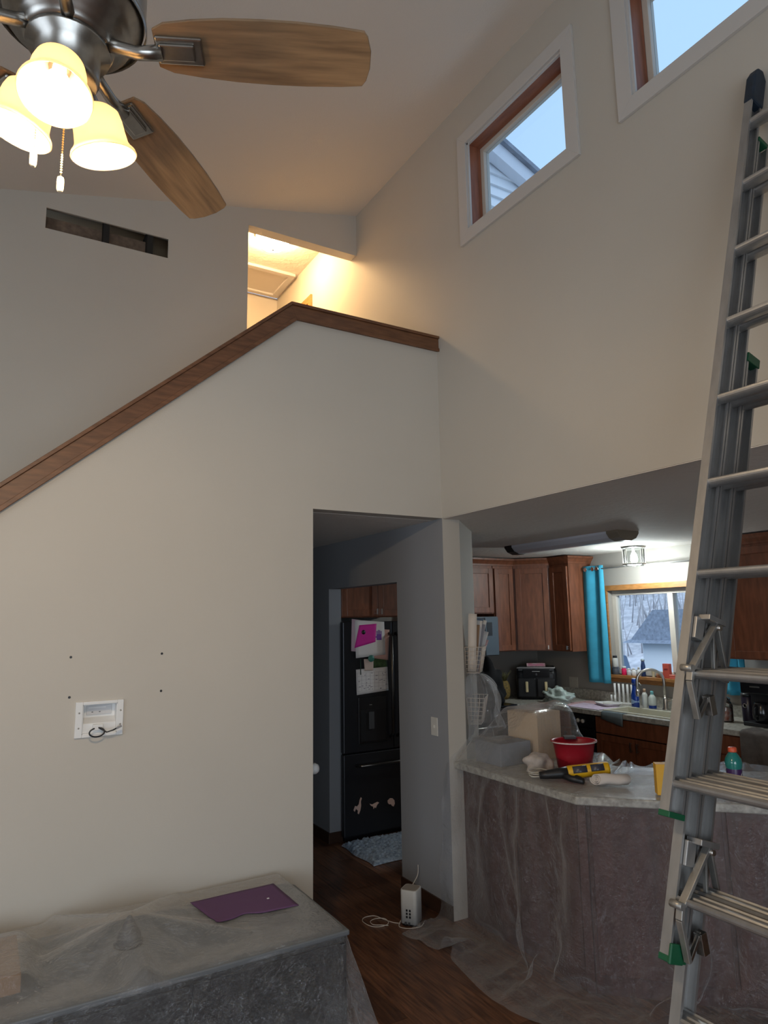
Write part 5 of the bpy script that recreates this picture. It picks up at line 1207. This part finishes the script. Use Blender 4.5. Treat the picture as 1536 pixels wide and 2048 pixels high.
MB().box(XW-.006, XW, 1.885, 2.01, 1.015, 1.13).build('plate', mat('almond_plate', (.56, .53, .46), .5), ot, True, .002)
for yy in (1.915, 1.98): MB().box(XW-.009, XW-.006, yy-.017, yy+.017, 1.04, 1.105).build('socket', MATS['almond_plate'], ot, True, .001)
# window sill row
sz = 1.195; SX = XW-.02
bottle('pill_bottle', 'white vitamin bottle stacked by the window frame edge', (SX, 1.34, sz+.075), [(.026, 0), (.028, .005), (.028, .08), (.020, .092)], OFFW, BLACK, .021, .022)
tag(MB().lathe([(.034, 0), (.036, .004), (.036, .06), (.034, .066), (.036, .068), (.036, .074), (.0001, .074)], (0, 0, 0), 20).build('jar', mat('dark_jar', (.09, .10, .12), .3)), 'squat dark jar under the white vitamin bottle', 'jar').location = (SX, 1.34, sz)
bottle('pill_bottle', 'hot pink bottle with white cap on the window sill', (SX, 1.235, sz), [(.022, 0), (.024, .004), (.024, .062), (.019, .070)], mat('hot_pink', (.80, .02, .12), .3), WHITE, .022, .016)
bottle('pill_bottle', 'pale grey squat bottle on the window sill', (SX, 1.175, sz), [(.020, 0), (.022, .004), (.022, .04), (.014, .055)], mat('pale_grey_bottle', (.6, .63, .65), .3), WHITE, .015, .014)
bottle('pill_bottle', 'white round shouldered bottle on the window sill', (SX, 1.115, sz), [(.022, 0), (.024, .004), (.024, .04), (.012, .06)], WHITE, WHITE, .013, .014)
bottle('pill_bottle', 'narrow white bottle with pointed cap on the window sill', (SX, 1.055, sz), [(.018, 0), (.020, .004), (.019, .05), (.010, .065)], WHITE, OFFW, .010, .022)
bottle('cleaner_bottle', 'tall navy cleaner bottle with pale cap on the window sill', (SX, 1.0, sz), [(.020, 0), (.022, .004), (.022, .10), (.016, .13), (.014, .15)], mat('navy_bottle', (.02, .05, .16), .3), mat('pale_blue_cap', (.55, .66, .75), .4), .018, .022)
tag(MB().lathe([(.014, 0), (.016, .004), (.012, .03), (.018, .055), (.019, .065), (.0001, .06)], (0, 0, 0), 16).build('figurine', mat('cream_ceramic', (.72, .66, .45), .4)), 'small cream ornament on the window sill', 'ornament').location = (SX, .885, sz)
blob('seashell', 'orange brown shell on the window sill', 'shell', (SX, .815, sz), (.028, .036, .032), mat('shell_orange', (.58, .26, .12), .5, col2=(.3, .16, .1), vscale=30), 31, .2)
rb = root('small_carton', (SX+.01, .735, sz), 'brick red carton standing on the window sill', 'box'); MB().box(-.02, .02, -.035, .035, 0, .135).build('carton', mat('brick_red_card', (.55, .09, .06), .6), rb, bevel=.002); MB().box(-.0208, -.0202, -.02, .02, .075, .09).build('printed_mark', mat('dark_print', (.25, .03, .03), .6), rb)
rb = root('small_carton', (SX, .63, sz), 'low red tin lying along the window sill', 'tin'); MB().box(-.025, .025, -.05, .06, 0, .035).build('tin', mat('coral_red', (.65, .16, .12), .5), rb, bevel=.004); MB().box(-.027, .027, -.052, .062, .026, .037).build('lid', mat('coral_lid', (.70, .22, .17), .5), rb, bevel=.003)
# right end of the worktop
cj = root('candy_jar', (2.80, -.01, CT), 'glass candy jar with red wrappers on the worktop behind the ladder', 'jar')
MB().lathe([(.058, 0), (.064, .008), (.064, .13), (.050, .16)], (0, 0, 0), 24, cap=True).build('jar', glassm('candy_glass', (.85, .88, .88), .4), cj)
MB().lathe([(.055, .006), (.060, .012), (.060, .10), (.03, .115), (.0001, .118)], (0, 0, 0), 24).build('candy', mat('red_candy', (.48, .10, .05), .4, col2=(.70, .60, .52), vscale=35), cj); MB().lathe([(.050, .16), (.052, .165), (.050, .185), (.02, .20), (.018, .215), (.0001, .22)], (0, 0, 0), 24).build('lid', CHROME, cj)
cm = root('coffee_maker', (2.82, -.34, CT), 'black drip coffee maker under the cherry wall cabinet', 'coffee maker')
MB().box(-.11, .11, -.12, .12, 0, .03).build('base', BLACK, cm, bevel=.006); MB().box(.02, .11, -.12, .12, .03, .36).build('column', BLACK, cm, bevel=.006); MB().box(-.11, .11, -.12, .12, .25, .37).build('brew_head', BLACKG, cm, bevel=.008)
MB().lathe([(.05, 0), (.066, .02), (.070, .08), (.055, .13), (.05, .15)], (-.04, 0, .033), 24).build('carafe', BLACKG, cm); MB().tube([(-.10, 0, .15), (-.135, 0, .14), (-.14, 0, .08), (-.105, 0, .06)], .008, 8).build('carafe_handle', BLACK, cm); MB().box(-.1115, -.1105, -.04, .04, .30, .31).build('badge', STEEL, cm); MB().box(-.106, -.10, -.05, .05, .012, .017).build('drip_trim', STEEL, cm)
bb = root('coffee_canister', (2.93, -.14, CT), 'dark canister with a small silver emblem beside the coffee maker', 'canister'); MB().lathe([(.05, 0), (.052, .004), (.052, .20), (.048, .205)], (0, 0, 0), 24).build('body', mat('dark_purple', (.02, .015, .03), .3), bb); MB().lathe([(.053, .20), (.054, .225), (.0001, .23)], (0, 0, 0), 24).build('lid', BLACK, bb); MB().lathe([(.018, 0), (.018, .002), (.012, .002), (.012, 0)], (-.052, .0, .13), 20, (-1, 0, 0)).build('emblem', STEEL, bb)
# grey towel hanging over the worktop front
vs = []; nu, nv = 30, 30
for j in range(nv+1):
    f_ = j/nv
    for i in range(nu+1):
        u = i/nu; y = -.36-.26*u+.02*math.sin(f_*3)*(u-.5); s_ = f_*.62
        if s_ < .16: x, z = 2.60-s_, CT+.0095
        else: x, z = 2.434-.012*math.sin(u*9+1)*min(1, (s_-.16)*6)-.01, CT-(s_-.16)*.8
        vs.append((x, y, z+.006*math.sin(u*11)))
fs = [(j*(nu+1)+i, j*(nu+1)+i+1, (j+1)*(nu+1)+i+1, (j+1)*(nu+1)+i) for j in range(nv) for i in range(nu)]
tag(MB().add(vs, fs, True).build('dish_towel', mat('taupe_towel', (.13, .115, .105), .95, var=.2, vscale=30), solid=.005), 'taupe dish towel draped over the worktop front edge', 'towel')
